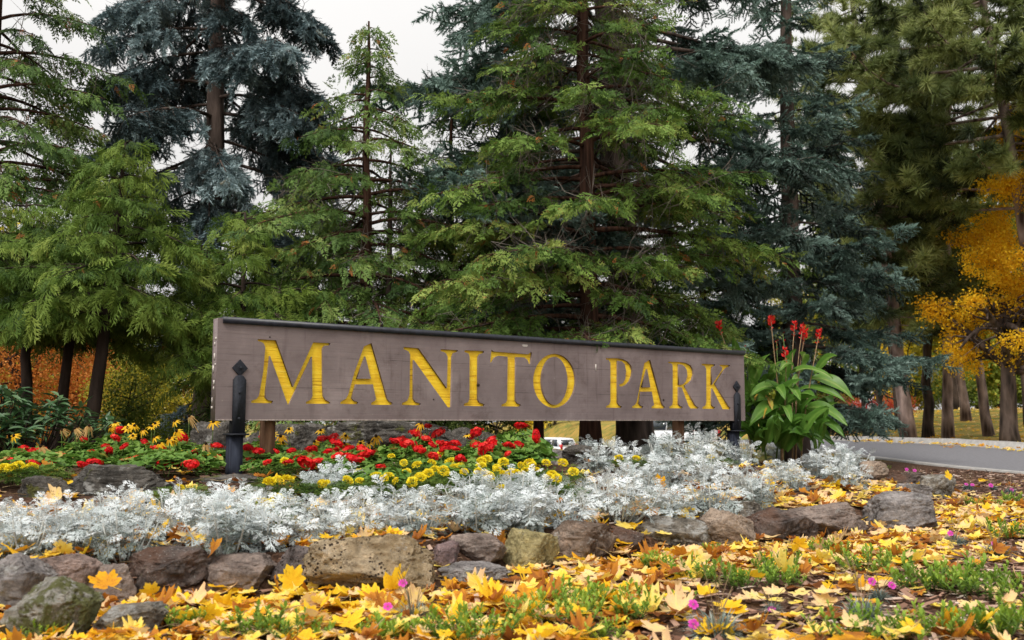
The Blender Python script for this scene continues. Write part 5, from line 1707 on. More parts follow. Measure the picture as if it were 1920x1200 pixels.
for i, (px, py) in enumerate(RUDP + WITP):
    wit = i >= len(RUDP)
    Y = float(np.interp(py, [780, 820, 860], [8.3, 7.8, 7.1])) + rng.normal() * .12
    if px > 440:
        Y = max(Y, 8.2)
    p = at(px, py, Y)
    gzv = gz(p[0], p[1])
    root = thing('coneflower', '', 'flower', (p[0], p[1], gzv), 'yellow coneflowers in the flower bed')
    h = max(p[2] - gzv, .15)
    g = G()
    bend = rng.normal(size=2) * .04
    s = np.linspace(0, 1, 5)
    tube(g, np.stack([bend[0] * (1 - s) ** 2, bend[1] * (1 - s) ** 2, s * h], 1), .003, 4)
    g.build('stem', M_stem, root, off=(0, 0, 0))
    g = G()
    n = 10
    zz = rng.uniform(.05, .65, n) * h
    a = rng.uniform(0, 6.28, n)
    scatter(g, B_LAN, np.stack([np.zeros(n), np.zeros(n), zz], 1), frames(np.stack([np.cos(a), np.sin(a), rng.uniform(-.3, .7, n)], 1)), rng.uniform(.07, .14, n), rng.uniform(.3, .65, n), rng)
    g.build('leaves', M_gleaf, root, off=(0, 0, 0))
    rot = (rng.uniform(.25, .95), rng.normal() * .3, 0)
    me = WIT[i % 2] if wit else RUD[i % 3]
    sc = rng.uniform(.7, 1.05)
    mesh_obj('petals', me, root, (0, 0, h), rot, sc)
    mesh_obj('flower_centre', CONE, root, (0, 0, h), rot, sc)
    items.append((root, px, 'low down' if py > 826 else 'held high', 'withered tan' if wit else 'yellow'))
label_cells(items, '%s coneflower')

# ------------------------------------------------------------------ canna lily
def canna_leaf_mesh(seed, L=.6, W=.085, arch=.6, fold=.25, t0=.5):
    rg = np.random.default_rng(seed)
    n, m = 14, 7
    V, T = [], []
    tw = rg.normal() * .5
    for i in range(n):
        f = i / (n - 1)
        w = W * (math.sin(math.pi * min(1, f ** .72 * 1.0)) ** .9 + .02) if f < 1 else .001
        th = arch * f
        y = L * (math.sin(th * 1.5) / (1.5 * arch) if arch > .05 else f)
        z = L * .55 * f - L * arch * .62 * f * f
        for j in range(m):
            c = (j - (m - 1) / 2) / ((m - 1) / 2)
            x = c * w
            dz = fold * abs(c) * w * (1 - .5 * f) + .02 * math.sin(f * 17 + c * 3 + seed) * abs(c) * w / W * .35
            dy = -abs(c) * w * .25
            zz = dz + math.sin(tw * f) * x
            V.append((x, y + dy, z + zz)); T.append(t0 + (.30 if abs(c) < .1 else -.02) + .05 * math.sin(14 * f + 9 * c) + (.07 if c > 0 else 0))
    F = []
    for i in range(n - 1):
        for j in range(m - 1):
            a = i * m + j
            F += [(a, a + 1, a + m + 1), (a, a + m + 1, a + m)]
    g = G()
    g.add(V, F, np.clip(T, 0, 1))
    return g
def canna():
    c = on_ground(1462, 11.6)
    root = thing('canna_lily', 'tall canna lily with broad green leaves and red flower spikes, right of the sign', 'plant', tuple(c))
    toL = lambda px, py, dy=0: at(px, py, 11.6 + dy) - c
    # stalks with their flowers: (px top, py top, base px, flower?)
    stalks = [(1346, 606, 1395, 1), (1445, 596, 1450, 2), (1490, 606, 1482, 1), (1510, 622, 1500, 1), (1536, 622, 1518, 1), (1472, 655, 1470, 1), (1468, 625, 1462, 0), (1456, 640, 1440, 0), (1395, 650, 1412, 0), (1505, 612, 1495, 1)]
    for k, (px, py, bx, fl) in enumerate(stalks):
        dy = rng.normal() * .18
        if k == 0:
            dy = .3
        top = toL(px, py, dy)
        b = np.array([(bx - 1462) / FPX * 11.6 * .7, dy * .5, 0])
        s = np.linspace(0, 1, 7)[:, None]
        pts = b * (1 - s) + top * s + np.array([0, 0, 1]) * 0
        pts[:, 0] += .05 * np.sin(s[:, 0] * 3 + k)
        pts[:, 0] -= .05 * math.sin(3 + k) * s[:, 0]
        g = G(); tube(g, pts, np.linspace(.011, .004, 7), 6)
        g.build('stalk', M_cstalk if fl else M_stem, root, off=(0, 0, 0))
        g = G()
        nb = 11 if fl else 7
        for q in range(nb):
            f = q / nb
            p = pts[-1] - nrm(pts[-1] - pts[-2]) * f * (.17 if fl else .13)
            a = q * 2.4
            for e in range(3 if fl and q < 7 else 1):
                d = nrm(np.array([math.cos(a + e), math.sin(a + e), .9 + rng.normal() * .3]))
                w = nrm(np.cross(d, rng.normal(size=3)))
                L = (.055 if fl and q < 7 else .028) * rng.uniform(.7, 1.2)
                t = rng.uniform(.35, .9) if fl else .05
                g.add([p, p + d * L * .6 + w * L * .26, p + d * L + UP * L * .1, p + d * L * .6 - w * L * .26], [(0, 1, 2), (0, 2, 3)], t)
        g.build('flower', M_cannaf, root, off=(0, 0, 0))
    # leaves: (px base, py base, px tip, py tip, width m, dy, tint)
    LV = [(1398, 760, 1368, 634, .13, .15, .5), (1402, 745, 1442, 664, .12, .05, .55), (1430, 770, 1398, 708, .15, -.1, .5), (1440, 720, 1465, 680, .11, .1, .6), (1462, 740, 1490, 655, .11, .2, .42), (1500, 700, 1506, 664, .14, .1, .62), (1528, 702, 1568, 668, .12, 0, .5),
          (1480, 700, 1552, 712, .10, -.05, .62), (1520, 710, 1600, 752, .17, -.15, .58), (1500, 730, 1582, 760, .10, -.1, .52), (1490, 745, 1526, 750, .10, -.2, .5), (1475, 730, 1492, 752, .12, -.3, .55), (1450, 728, 1468, 750, .12, -.3, .55), (1470, 735, 1400, 744, .14, -.25, .55),
          (1445, 752, 1399, 762, .12, -.1, .5), (1490, 690, 1455, 697, .10, -.1, .6), (1500, 712, 1480, 730, .08, -.2, .6), (1463, 762, 1400, 800, .15, -.3, .5), (1464, 762, 1478, 792, .12, -.4, .55), (1512, 765, 1580, 798, .15, -.2, .55), (1482, 790, 1530, 795, .11, -.3, .5),
          (1530, 790, 1578, 820, .12, -.25, .42), (1440, 790, 1455, 806, .10, -.3, .48), (1405, 815, 1385, 825, .12, -.2, .5), (1420, 820, 1398, 800, .14, -.1, .42), (1500, 760, 1530, 782, .13, 0, .34), (1470, 770, 1500, 800, .15, .1, .3), (1430, 740, 1445, 700, .12, .2, .36), (1520, 760, 1556, 770, .13, .15, .34),
          (1440, 800, 1420, 770, .14, .1, .3), (1400, 720, 1412, 690, .08, .2, .40), (1438, 745, 1446, 770, .07, -.25, .93), (1436, 762, 1424, 785, .07, -.2, .96), (1418, 742, 1412, 752, .06, -.1, .97), (1500, 800, 1560, 830, .13, .1, .36), (1460, 815, 1430, 830, .13, .0, .38), (1480, 720, 1455, 760, .13, .25, .33), (1545, 745, 1560, 770, .1, .1, .38)]
    for k in range(26):                 # and those that rise from the ground
        bx = rng.uniform(1405, 1535); by = rng.uniform(825, 848)
        a_ = rng.uniform(-2.7, -.4); l_ = rng.uniform(50, 100)
        LV.append((bx, by, bx + l_ * math.cos(a_), by + l_ * math.sin(a_) * .8, rng.uniform(.09, .14), rng.uniform(-.5, .1), rng.uniform(.3, .55)))
    for k in range(40):                 # the lower and inner leaves
        bx = rng.uniform(1400, 1530); by = rng.uniform(760, 830)
        a_ = rng.uniform(-2.6, .5); l_ = rng.uniform(45, 92)
        LV.append((bx, by, bx + l_ * math.cos(a_), by + l_ * math.sin(a_) * .7, rng.uniform(.08, .13), rng.uniform(-.3, .35), rng.uniform(.3, .58)))
    for k, (bx, by, tx, ty, w, dy, t0) in enumerate(LV):
        b, t = toL(bx, by, dy + .12), toL(tx, ty, dy - .10)
        d = t - b
        L = np.linalg.norm(d)
        # some leaves point partly towards the viewer, so they are longer than they look
        ext = rng.uniform(.0, .25)
        t = t + np.array([0, -ext * .8, 0])
        n, m = 12, 7
        s = np.linspace(0, 1, n)
        arch = .22 * np.linalg.norm(t - b) + .04
        mid = (b + t) / 2 + np.array([0, 0, arch])
        sp = b * ((1 - s) ** 2)[:, None] + 2 * mid * (s * (1 - s))[:, None] + t * (s ** 2)[:, None]
        tg = nrm(np.gradient(sp, axis=0))
        side = np.cross(tg, UP * rng.uniform(.35, .8) + np.array([rng.normal() * .15, -.75, 0]))
        side = nrm(side)
        nu = np.cross(side, tg)
        V, T = [], []
        ph = rng.uniform(0, 6)
        for i in range(n):
            f = s[i]
            ww = w * .54 * max(.02, math.sin(math.pi * min(1.0, (f * .97 + .03) ** .8))) ** .85
            for j in range(m):
                cc_ = (j - 3) / 3
                V.append(sp[i] + side[i] * cc_ * ww + nu[i] * (abs(cc_) * ww * .32 + .012 * math.sin(f * 9 + ph + cc_ * 2) * abs(cc_)))
                T.append(t0 + (.24 if j == 3 and t0 < .7 else 0) + .03 * math.sin(f * 40 + abs(cc_) * 12) + (.05 if cc_ > 0 else -.02))
        F = []
        for i in range(n - 1):
            for j in range(m - 1):
                a = i * m + j
                F += [(a, a + 1, a + m + 1), (a, a + m + 1, a + m)]
        g = G(); g.add(V, F, np.clip(T, 0, 1))
        o = g.build('leaf', M_canna, root, True, off=(0, 0, 0))
        if t0 > .9:
            o['label'] = 'withered yellow brown leaf'
canna()

# ------------------------------------------------------------------ broad-leaved shrub at the left, dark shrubs by the spruce
def whorl_shrub(label, px, Y, rad, h, n, seed, size=.13, group='broad-leaved shrubs', tm=.5):
    rg = np.random.default_rng(seed)
    c = on_ground(px, Y)
    root = thing('rhododendron', label, 'shrub', tuple(c), group)
    gs, g = G(), G()
    P, D, T, S = [], [], [], []
    for i in range(n):
        a, r = rg.uniform(0, 6.283), math.sqrt(rg.uniform(0, 1)) * rad
        top = np.array([math.cos(a) * r, math.sin(a) * r, h * (1 - .45 * (r / rad) ** 2) * rg.uniform(.55, 1.05)])
        tube(gs, [np.array([top[0] * .2, top[1] * .2, 0]), top * np.array([.8, .8, .55]), top], [.01, .007, .004], 4)
        for k in range(10):
            b = k * 2.4 + rg.normal() * .2
            el = rg.normal(.15, .35)
            P.append(top + np.array([0, 0, rg.uniform(-.03, .03)])); D.append((math.cos(b) * math.cos(el), math.sin(b) * math.cos(el), math.sin(el))); S.append(size * rg.uniform(.7, 1.2)); T.append(tm + rg.normal() * .14)
    scatter(g, B_LAN, np.array(P), frames(np.array(D), None, rg.normal(size=len(P)) * .3), np.array(S), np.clip(T, 0, 1), rg)
    gs.build('branches', M_darkbark, root, off=(0, 0, 0))
    g.build('foliage', M_rhodo, root, off=(0, 0, 0))
whorl_shrub('dark glossy broad-leaved shrub at the left, behind the yellow coneflowers', 70, 8.6, .75, .62, 80, 901)
whorl_shrub('smaller dark broad-leaved shrub at the left photo edge', -15, 8.2, .45, .66, 34, 902)
deciduous('bush', 'dark ivy clump around the foot of the thick flared trunk', px_base(1200, 13.6), .5, .02, [(0, -.25, .2, .38, .15, .3)], 260, .10, M_green, M_darkbark, 905, B_FINE, forks=0, group='bushes behind the bed')
# ------------------------------------------------------------------ fallen maple leaves
M_fall = m_leaf('fallen_leaf', [(0, (.15, .045, .012)), (.13, (.33, .11, .02)), (.26, (.58, .24, .025)), (.42, (.82, .42, .015)), (.60, (.93, .62, .03)), (.74, (.94, .74, .17)), (.86, (.88, .66, .31)), (1, (.78, .50, .29))], .35, .6, .15, noise=.12, nscale=14, spots=38)
OUT = [(0, 1.0), (8, .84), (14, .80), (18, .86), (24, .74), (30, .60), (36, .72), (44, .92), (50, .95), (56, .80), (64, .84), (70, .70), (78, .58), (86, .66), (96, .74), (104, .76), (112, .62), (124, .60), (136, .50), (150, .44), (166, .36), (176, .14)]
def maple_leaf(rg, curl=1.0, lite=False):
    o = OUT if not lite else OUT[::2]
    A = [(R(a), r) for a, r in o] + [(R(-a), r) for a, r in o[::-1][:-1]]
    k = len(A)
    cup, fold = rg.normal(.25, .35) * curl, rg.normal(.1, .3) * curl
    tipc, tw = rg.normal(.0, .5) * curl, rg.normal(0, .35) * curl
    ph, ra = rg.uniform(0, 6.28), rg.uniform(.05, .16) * curl
    def z(x, y):
        r2 = x * x + y * y
        a = math.atan2(x, y)
        return cup * r2 * .6 + fold * abs(x) * .6 + tipc * max(0, y) ** 2 * .6 + tw * x * y + ra * math.sin(5 * a + ph) * r2 + ra * .6 * math.sin(9 * a - ph) * r2
    V, T, F = [(0, 0, 0)], [-.05], []
    rings = (1.0,) if lite else (.5, 1.0)
    for q in rings:
        for a, r in A:
            rr = r * q * rg.uniform(.97, 1.03)
            x, y = math.sin(a) * rr, math.cos(a) * rr
            V.append((x, y, z(x, y)))
            T.append((-.05 if q < 1 else .03) + (.04 if r > .75 else -.03))
    for i in range(k):
        F.append((0, 1 + (i + 1) % k, 1 + i))
        if not lite:
            F += [(1 + i, 1 + (i + 1) % k, 1 + k + (i + 1) % k), (1 + i, 1 + k + (i + 1) % k, 1 + k + i)]
    if not lite:                      # the leaf stalk
        n0 = len(V)
        b = rg.normal(size=2) * .15
        V += [(-.018, 0, 0), (.018, 0, 0), (b[0] + .012, -.85, .12 + b[1]), (b[0] - .012, -.85, .12 + b[1])]
        T += [.2] * 4
        F += [(n0, n0 + 1, n0 + 2), (n0, n0 + 2, n0 + 3)]
    return np.array(V), np.array(F), np.array(T)
_rl = np.random.default_rng(12)
B_FALL = [maple_leaf(_rl, .55) for _ in range(10)]
B_FALLC = [maple_leaf(_rl, 1.35) for _ in range(5)]          # strongly curled, dry ones
B_LITE = [maple_leaf(_rl, 1.0, True) for _ in range(6)]

def leaf_density(x, y):
    """how thickly leaves lie (0..1), as the photograph shows it"""
    rd = ring_dist(x, y)
    front = rd < 0
    xr = ss(1.2, 2.6, x - (y - 4) * .35)                     # thins towards the mulch on the right
    d = np.where(front, 1.0 - .80 * xr, .55)
    d = np.where(front & (rd > -.75), np.maximum(d, .7), d)
    d = np.where(~front & (rd < .55), .9, d)
    d = np.where(~front & (rd > 1.4), .12, d)
    d = np.where(~front & (x > 2.2) & (rd < 1.2), .6, d)
    n = fbm(np.stack([x * 1.6, y * 1.6, np.zeros_like(x)], -1).reshape(-1, 3), 2).reshape(x.shape)
    n2 = fbm(np.stack([x * .7 + 9, y * .7, np.zeros_like(x)], -1).reshape(-1, 3), 2).reshape(x.shape)
    d = d * np.clip(1.0 + .9 * n, .15, 1) * np.where(front & (rd < -.8), np.clip(1 + 1.3 * n2, .22, 1), 1)
    d = np.where(y > 9.5, d * .35, d)
    return d
rl = np.random.default_rng(21)
N = 30000
u = rl.uniform(0, 1, N)
ly = 2.6 + (13.0 - 2.6) * u ** 1.5
hw = ly * .56 + .5
lx = rl.uniform(-1, 1, N) * hw
dens = leaf_density(lx, ly)
area_w = np.clip((hw * np.maximum(ly - 2.3, .25) ** .333) / 3.2, 0, 1.6)
keep = rl.uniform(0, 1, N) < dens * area_w * .62
# none on the road
xn_ = np.interp(ly, NEAR_EDGE[:, 1], NEAR_EDGE[:, 0])
keep &= lx < xn_ - .3
# keep them off the rock tops
lx, ly = lx[keep], ly[keep]
for (c, w, dep, h) in ROCKS:
    inside = (np.abs(lx - c[0]) < w * .42) & (np.abs(ly - c[1]) < dep * .42)
    m = ~inside
    lx, ly = lx[m], ly[m]
n = len(lx)
rad = rl.uniform(.045, .082, n)
rad[rl.random(n) < .3] *= .65
lift = np.abs(rl.normal(size=n)) * .018 + .006
tilt = np.abs(rl.normal(size=n)) * .20
up_ = (rl.random(n) < .03) & (ly > 3.7)
tilt[up_] = rl.uniform(.6, 1.2, up_.sum())
lift[up_] += rad[up_] * .45
ta = rl.uniform(0, 6.283, n)
nv = np.stack([np.sin(tilt) * np.cos(ta), np.sin(tilt) * np.sin(ta), np.cos(tilt)], 1)
yaw = rl.uniform(0, 6.283, n)
hd = np.stack([np.cos(yaw), np.sin(yaw), np.zeros(n)], 1)
dy_ = nrm(hd - nv * (hd * nv).sum(1, keepdims=True))
dx_ = np.cross(dy_, nv)
FRM = np.stack([dx_, dy_, nv], 1)
LP = np.stack([lx, ly, ground(lx, ly) + lift], 1)
pal = rl.choice(6, n, p=[.07, .08, .11, .22, .25, .27])
shiftb = (rl.random(n) < .45 * ss(-.3, 1.2, lx)) & (pal < 4) & (pal > 1)
pal[shiftb] = rl.choice([0, 4, 5, 5], shiftb.sum())
LT = np.array([.08, .22, .36, .55, .72, .90])[pal] + rl.normal(size=n) * .03
curled = rl.random(n) < .16
LT[curled & (rl.random(n) < .5)] = .17
px_, py_, zc_ = proj(LP)
vis = (px_ > -20) & (px_ < 1940) & (py_ < 1225) & (py_ > 840)
size_px = rad * 2 * FPX / zc_ * np.where(vis, 1, 0)
big = np.argsort(-size_px)[:300]
isbig = np.zeros(n, bool); isbig[big] = True
NM = ['rusty brown', 'orange-brown', 'deep golden', 'clear yellow', 'pale yellow', 'buff tan']
# shared meshes: every shape in every colour
FALLMESH = {}
def fall_mesh(shape, k):
    if (shape, k) not in FALLMESH:
        bv, bf, bt = (B_FALL + B_FALLC)[shape]
        g = G(); g.add(bv, bf, np.clip(bt + (.08, .22, .36, .55, .72, .90)[k], 0, 1))
        FALLMESH[(shape, k)] = g.mesh('maple_leaf', M_fall, smooth=True)
    return FALLMESH[(shape, k)]
def zone_of(px, py, Y):
    if py > 1120:
        r = 'along the bottom photo edge'
    elif py > 1050:
        r = 'in front of the edging rocks'
    else:
        r = 'up by the edging rocks'
    c = 'at the far left' if px < 320 else 'left of centre' if px < 700 else 'in the middle' if px < 1100 else 'right of centre' if px < 1500 else 'at the far right'
    return '%s %s' % (r, c)
from mathutils import Matrix
for i in big:
    sh = 10 + int(rl.integers(0, 5)) if curled[i] else int(rl.integers(0, 10))
    me = fall_mesh(sh, int(pal[i]))
    o = bpy.data.objects.new('maple_leaf', me)
    COL.objects.link(o)
    m = Matrix.Identity(4)
    for a in range(3):
        for b in range(3):
            m[a][b] = FRM[i][b][a] * rad[i]
        m[a][3] = LP[i][a]
    o.matrix_world = m
    st = 'curled' if curled[i] else ('upright' if up_[i] else 'flat')
    lab = '%s %s fallen maple leaf %s' % (st, NM[pal[i]], zone_of(px_[i], py_[i], LP[i][1]))
    tag(o, lab, 'leaf', 'fallen leaves: ' + lab)
g = G()
r_ = ~isbig
nearm = r_ & (LP[:, 1] < 7.5)
farm = r_ & ~nearm
a = nearm & ~curled
scatter(g, B_FALL, LP[a], FRM[a], rad[a], LT[a], rl)
a = nearm & curled
scatter(g, B_FALLC, LP[a], FRM[a], rad[a], LT[a], rl)
scatter(g, B_LITE, LP[farm], FRM[farm], rad[farm], LT[farm], rl)
# a thinner scatter on the grass beyond the road and along the kerb
m2 = 3200
fx = rl.uniform(9, 34, m2); fy = rl.uniform(18, 48, m2)
xf_ = np.interp(fy, FAR_EDGE[:, 1], FAR_EDGE[:, 0])
k2 = (fx > xf_ + .3) & (fx < fy * .62)
fx, fy = fx[k2], fy[k2]
ky_ = rl.uniform(15, 28, 170)
kx = np.interp(ky_, FAR_EDGE[:, 1], FAR_EDGE[:, 0]) - np.abs(rl.normal(size=170)) * .45 - .2
fx, fy = np.concatenate([fx, kx]), np.concatenate([fy, ky_])
q = len(fx)
scatter(g, B_LITE, np.stack([fx, fy, ground(fx, fy) + .035], 1), frames(rl.normal(size=(q, 3)) * np.array([1, 1, .15])), rl.uniform(.06, .10, q), rl.uniform(.2, .95, q), rl)
tag(g.build('leaf_litter', M_fall, None, True, (0, 0, 0)), kind='stuff')
print('leaves', n)

# leaves caught standing on the silver plants and rocks: (px, py, tint index, up)
for i, (px, py, Y, k, ti) in enumerate([(1236, 908, 7.05, 2, 1.2), (1207, 948, 6.6, 2, 1.1), (163, 958, 5.3, 4, 1.0), (255, 938, 5.6, 5, 1.1), (224, 975, 5.15, 2, 1.1), (1420, 906, 7.6, 0, .9), (1402, 910, 7.7, 1, 1.2), (350, 1000, 4.75, 5, .5), (398, 1035, 4.5, 1, 1.0), (1010, 975, 5.8, 0, 1.1), (548, 1090, 4.3, 3, 1.2), (1780, 893, 10.2, 3, .8),
                                        (200, 1095, 4.0, 2, .5), (1395, 1030, 6.0, 3, 1.1), (1460, 1040, 5.9, 4, 1.0), (560, 925, 6.3, 2, .9)]):
    p = at(px, py, Y)
    o = bpy.data.objects.new('maple_leaf', fall_mesh(i % 10, k))
    COL.objects.link(o)
    o.location = p
    o.rotation_euler = (ti, rng.normal() * .3, rng.normal() * .5)
    o.scale = (.075,) * 3
    tag(o, '%s maple leaf standing %s, %s' % (NM[k], 'caught among silver plants' if py < 1040 and px < 1500 else 'against a rock', where_px(px)), 'leaf', 'fallen leaves caught upright')

# ------------------------------------------------------------------ bark mulch
N = 46000
my = 2.3 + (15.5 - 2.3) * rl.uniform(0, 1, N) ** 1.35
mx_ = rl.uniform(-.58, .62, N) * my
rd = ring_dist(mx_, my)
xn_ = np.interp(my, NEAR_EDGE[:, 1], NEAR_EDGE[:, 0])
kp = (mx_ < xn_ - .2) & ((rd < .0) | (rl.uniform(0, 1, N) < .4)) & (rl.uniform(0, 1, N) < .35 + .65 * ss(.5, 2.0, mx_ - (my - 4) * .3))
mx_, my = mx_[kp], my[kp]
q = len(mx_)
chip = (np.array([(-.5, 0, 0), (.5, 0, 0), (.45, 1, .05), (-.4, 1.0, -.05), (-.1, .5, .22), (.15, .5, .2)]) * np.array([.28, 1, .28]), np.array([(0, 1, 5), (0, 5, 4), (1, 2, 5), (5, 2, 3), (5, 3, 4), (4, 3, 0)]), np.zeros(6))
g = G()
dr = rl.normal(size=(q, 3)) * np.array([1, 1, .12])
scatter(g, [chip], np.stack([mx_, my, ground(mx_, my) + .008], 1), frames(dr, None, rl.normal(size=q) * .4), rl.uniform(.025, .085, q), rl.uniform(0, 1, q), rl)
M_mulch = m_leaf('bark_mulch', [(0, (.05, .026, .018)), (.35, (.16, .085, .058)), (.7, (.32, .19, .135)), (.9, (.45, .33, .26)), (1, (.58, .48, .41))], 0, .9, .1)
tag(g.build('bark_mulch', M_mulch, None, False, (0, 0, 0)), kind='stuff')
# fine twigs and straw
g = G()
for _ in range(420):
    Y = 2.6 + 5 * rl.uniform() ** 1.3
    X = rl.uniform(-.5, .55) * Y
    p = np.array([X, Y, gz(X, Y) + .03])
    d = rl.normal(size=3) * np.array([1, 1, .18])
    d = nrm(d) * rl.uniform(.06, .2)
    tube(g, [p, p + d * .5 + rl.normal(size=3) * .01, p + d], [.0022, .002, .001], 3, rl.uniform(), False)
tag(g.build('dry_twig_litter', M_dry, None, False, (0, 0, 0)), kind='stuff')

# ------------------------------------------------------------------ low green plants and pinks in front
def herb_meshes(seed, rad=.2, h=.13, ns=19):
    rg = np.random.default_rng(seed)
    g, gs = G(), G()
    P, D, S, T = [], [], [], []
    for i in range(ns):
        a, r = rg.uniform(0, 6.283), math.sqrt(rg.uniform(0, 1)) * rad
        top = np.array([math.cos(a) * r, math.sin(a) * r, h * rg.uniform(.5, 1.1)])
        b = np.array([top[0] * .55, top[1] * .55, 0])
        tube(gs, [b, (b + top) / 2 + np.array([0, 0, -.01]), top], [.003, .0025, .0015], 3)
        for k in range(15):
            f = .25 + .75 * k / 14
            p = b * (1 - f) + top * f
            aa = k * 2.4 + rg.normal() * .3
            el = .25 + .8 * f + rg.normal() * .25
            P.append(p); D.append((math.cos(aa) * math.cos(el), math.sin(aa) * math.cos(el), math.sin(el))); S.append(.040 * rg.uniform(.7, 1.25)); T.append(.32 + .38 * f + rg.normal() * .10)
    lv = (np.array([(0, 0, 0), (.2, .45, .06), (.17, .8, .04), (0, 1, -.03), (-.17, .8, .04), (-.2, .45, .06), (0, .5, 0)]), np.array([(0, 1, 6), (1, 2, 6), (2, 3, 6), (3, 4, 6), (4, 5, 6), (5, 0, 6)]), np.array([0, .03, .05, .05, .05, .03, -.03]))
    scatter(g, [lv], np.array(P), frames(np.array(D)), np.array(S), np.clip(T, 0, 1), rg)
    return g.mesh('foliage', M_herb, smooth=True), gs.mesh('stems', M_stem)
HERB = []
for k in range(4):
    t = thing('groundcover_plant', '', 'plant', (0, 0, 0), 'low green plants among the leaves')
    a, b = herb_meshes(950 + k, .17 + .03 * k, .12 + .012 * k)
    mesh_obj('foliage', a, t); mesh_obj('stems', b, t)
    HERB.append(t)
HP = [(350, 1180, .8), (470, 1195, .9), (90, 1205, .6), (560, 1200, .7), (990, 1158, .8), (1080, 1150, 1.0), (1140, 1140, .9), (1060, 1175, .8), (1235, 1070, .9), (1310, 1090, .9), (1390, 1105, 1.0), (1460, 1080, .9), (1340, 1040, .6), (1540, 1040, .8), (1580, 1050, .7), (1630, 1075, 1.0), (1690, 1060, .8),
      (1740, 1110, 1.2), (1800, 1110, 1.2), (1850, 1125, 1.0), (1850, 1200, 1.2), (1910, 1190, 1.1), (1760, 1195, .9), (1900, 1012, 1.0), (1860, 955, .8), (1905, 945, .9), (1600, 1205, 1.0), (900, 1200, 1.0), (740, 1205, .9), (850, 1205, .8), (1690, 1205, .8), (1240, 1150, .8), (1180, 1165, .8), (1475, 1100, .8), (1820, 950, .7), (1660, 880, .5), (1880, 1105, .8), (700, 1190, .5), (1130, 1205, .6)]
used = set(); hi = []; ONTOP = []
for i, (px, py, s) in enumerate(HP):
    v = i % 4
    p = hit(px, py)
    o = HERB[v] if v not in used else copy_tree(HERB[v])
    used.add(v)
    o.location = p
    o.rotation_euler = (0, 0, rng.uniform(0, 6.28))
    s *= .72
    o.scale = (s * 1.05, s * 1.05, s)
    hi.append((o, px, py))
    if i % 2 == 0:              # a leaf caught on top of it
        q = bpy.data.objects.new('maple_leaf', fall_mesh(i % 10, (3, 5, 2, 4, 1)[i % 5]))
        COL.objects.link(q)
        q.location = (p[0] + rng.normal() * .04, p[1] - .04, p[2] + .085 * s)
        q.rotation_euler = (rng.normal() * .35 + .25, rng.normal() * .3, rng.uniform(0, 6.28))
        q.scale = (.062,) * 3
        tag(q, '', 'leaf', 'leaves caught on the low green plants')
        ONTOP.append((q, px, py))
def front_label(items, what):
    cells = {}
    for o, px, py in items:
        r = 'along the bottom photo edge' if py > 1165 else 'in the middle of the foreground' if py > 1070 else 'near the edging rocks' if px < 1650 else 'by the mulch'
        c = 'at the left' if px < 620 else 'left of centre' if px < 960 else 'right of centre' if px < 1500 else 'at the right'
        cells.setdefault((r, c), []).append((px, o))
    for (r, c), L in cells.items():
        L.sort(key=lambda q: q[0])
        for i, (_, o) in enumerate(L):
            o['label'] = '%s %s %s' % (what, r, c) + ('' if len(L) == 1 else ', %s from left' % ORD[i])
front_label(hi, 'leafy green plant')
front_label(ONTOP, 'leaf on green plant')

def tuft_mesh(seed, n=150, L=.14, mat=None, splay=1.0):
    rg = np.random.default_rng(seed)
    g = G()
    for i in range(n):
        a = rg.uniform(0, 6.283); el = rg.uniform(.15, 1.35)
        d = np.array([math.cos(a) * math.cos(el) * splay, math.sin(a) * math.cos(el) * splay, math.sin(el)])
        l = L * rg.uniform(.5, 1.1)
        b = np.array([math.cos(a), math.sin(a), 0]) * rg.uniform(0, .05)
        w = nrm(np.cross(d, UP)) * .0028
        m_ = b + d * l * .55; e = b + d * l + np.array([0, 0, -l * .25])
        t = rg.uniform(.2, .9)
        g.add([b - w, b + w, m_ + w, m_ - w, e], [(0, 1, 2), (0, 2, 3), (3, 2, 4)], [t - .2, t - .2, t, t, t])
    return g.mesh('leaf_tuft', mat or M_tuft)
TUFT = [tuft_mesh(970 + k, 240) for k in range(3)]
def pink_mesh():
    g = G()
    for k in range(5):
        a = k * 1.2566
        u = np.array([math.cos(a), math.sin(a), 0]); w = np.array([-math.sin(a), math.cos(a), 0])
        l = .020
        g.add([u * .002, u * l * .6 + w * .009 + UP * .003, u * l + w * .008, u * l * 1.06, u * l - w * .008, u * l * .6 - w * .009 + UP * .003], [(0, 1, 2), (0, 2, 3), (0, 3, 4), (0, 4, 5)], [.05, .5, .8, .7, .8, .5])
    return g.mesh('flower', M_pinkp)
PINK = pink_mesh()
PKS = [(775, 1168, 1.0, [(755, 1093), (727, 1137)]), (1345, 1200, 1.25, [(1300, 1133), (1300, 1170)]), (1618, 1165, 1.15, []), (1650, 1125, .6, [(1635, 1090), (1672, 1097)]), (1790, 1022, .9, [(1782, 1000)]), (1868, 1045, 1.1, [(1865, 1020)]), (1720, 900, .9, [(1715, 882), (1700, 880)]), (1740, 912, .8, [(1737, 896)]),
       (1815, 918, .9, [(1812, 908), (1823, 909)]), (1895, 926, .9, [(1897, 918)]), (1448, 1150, .5, [(1447, 1142)]), (1862, 918, .7, [(1858, 910)])]
ti = []
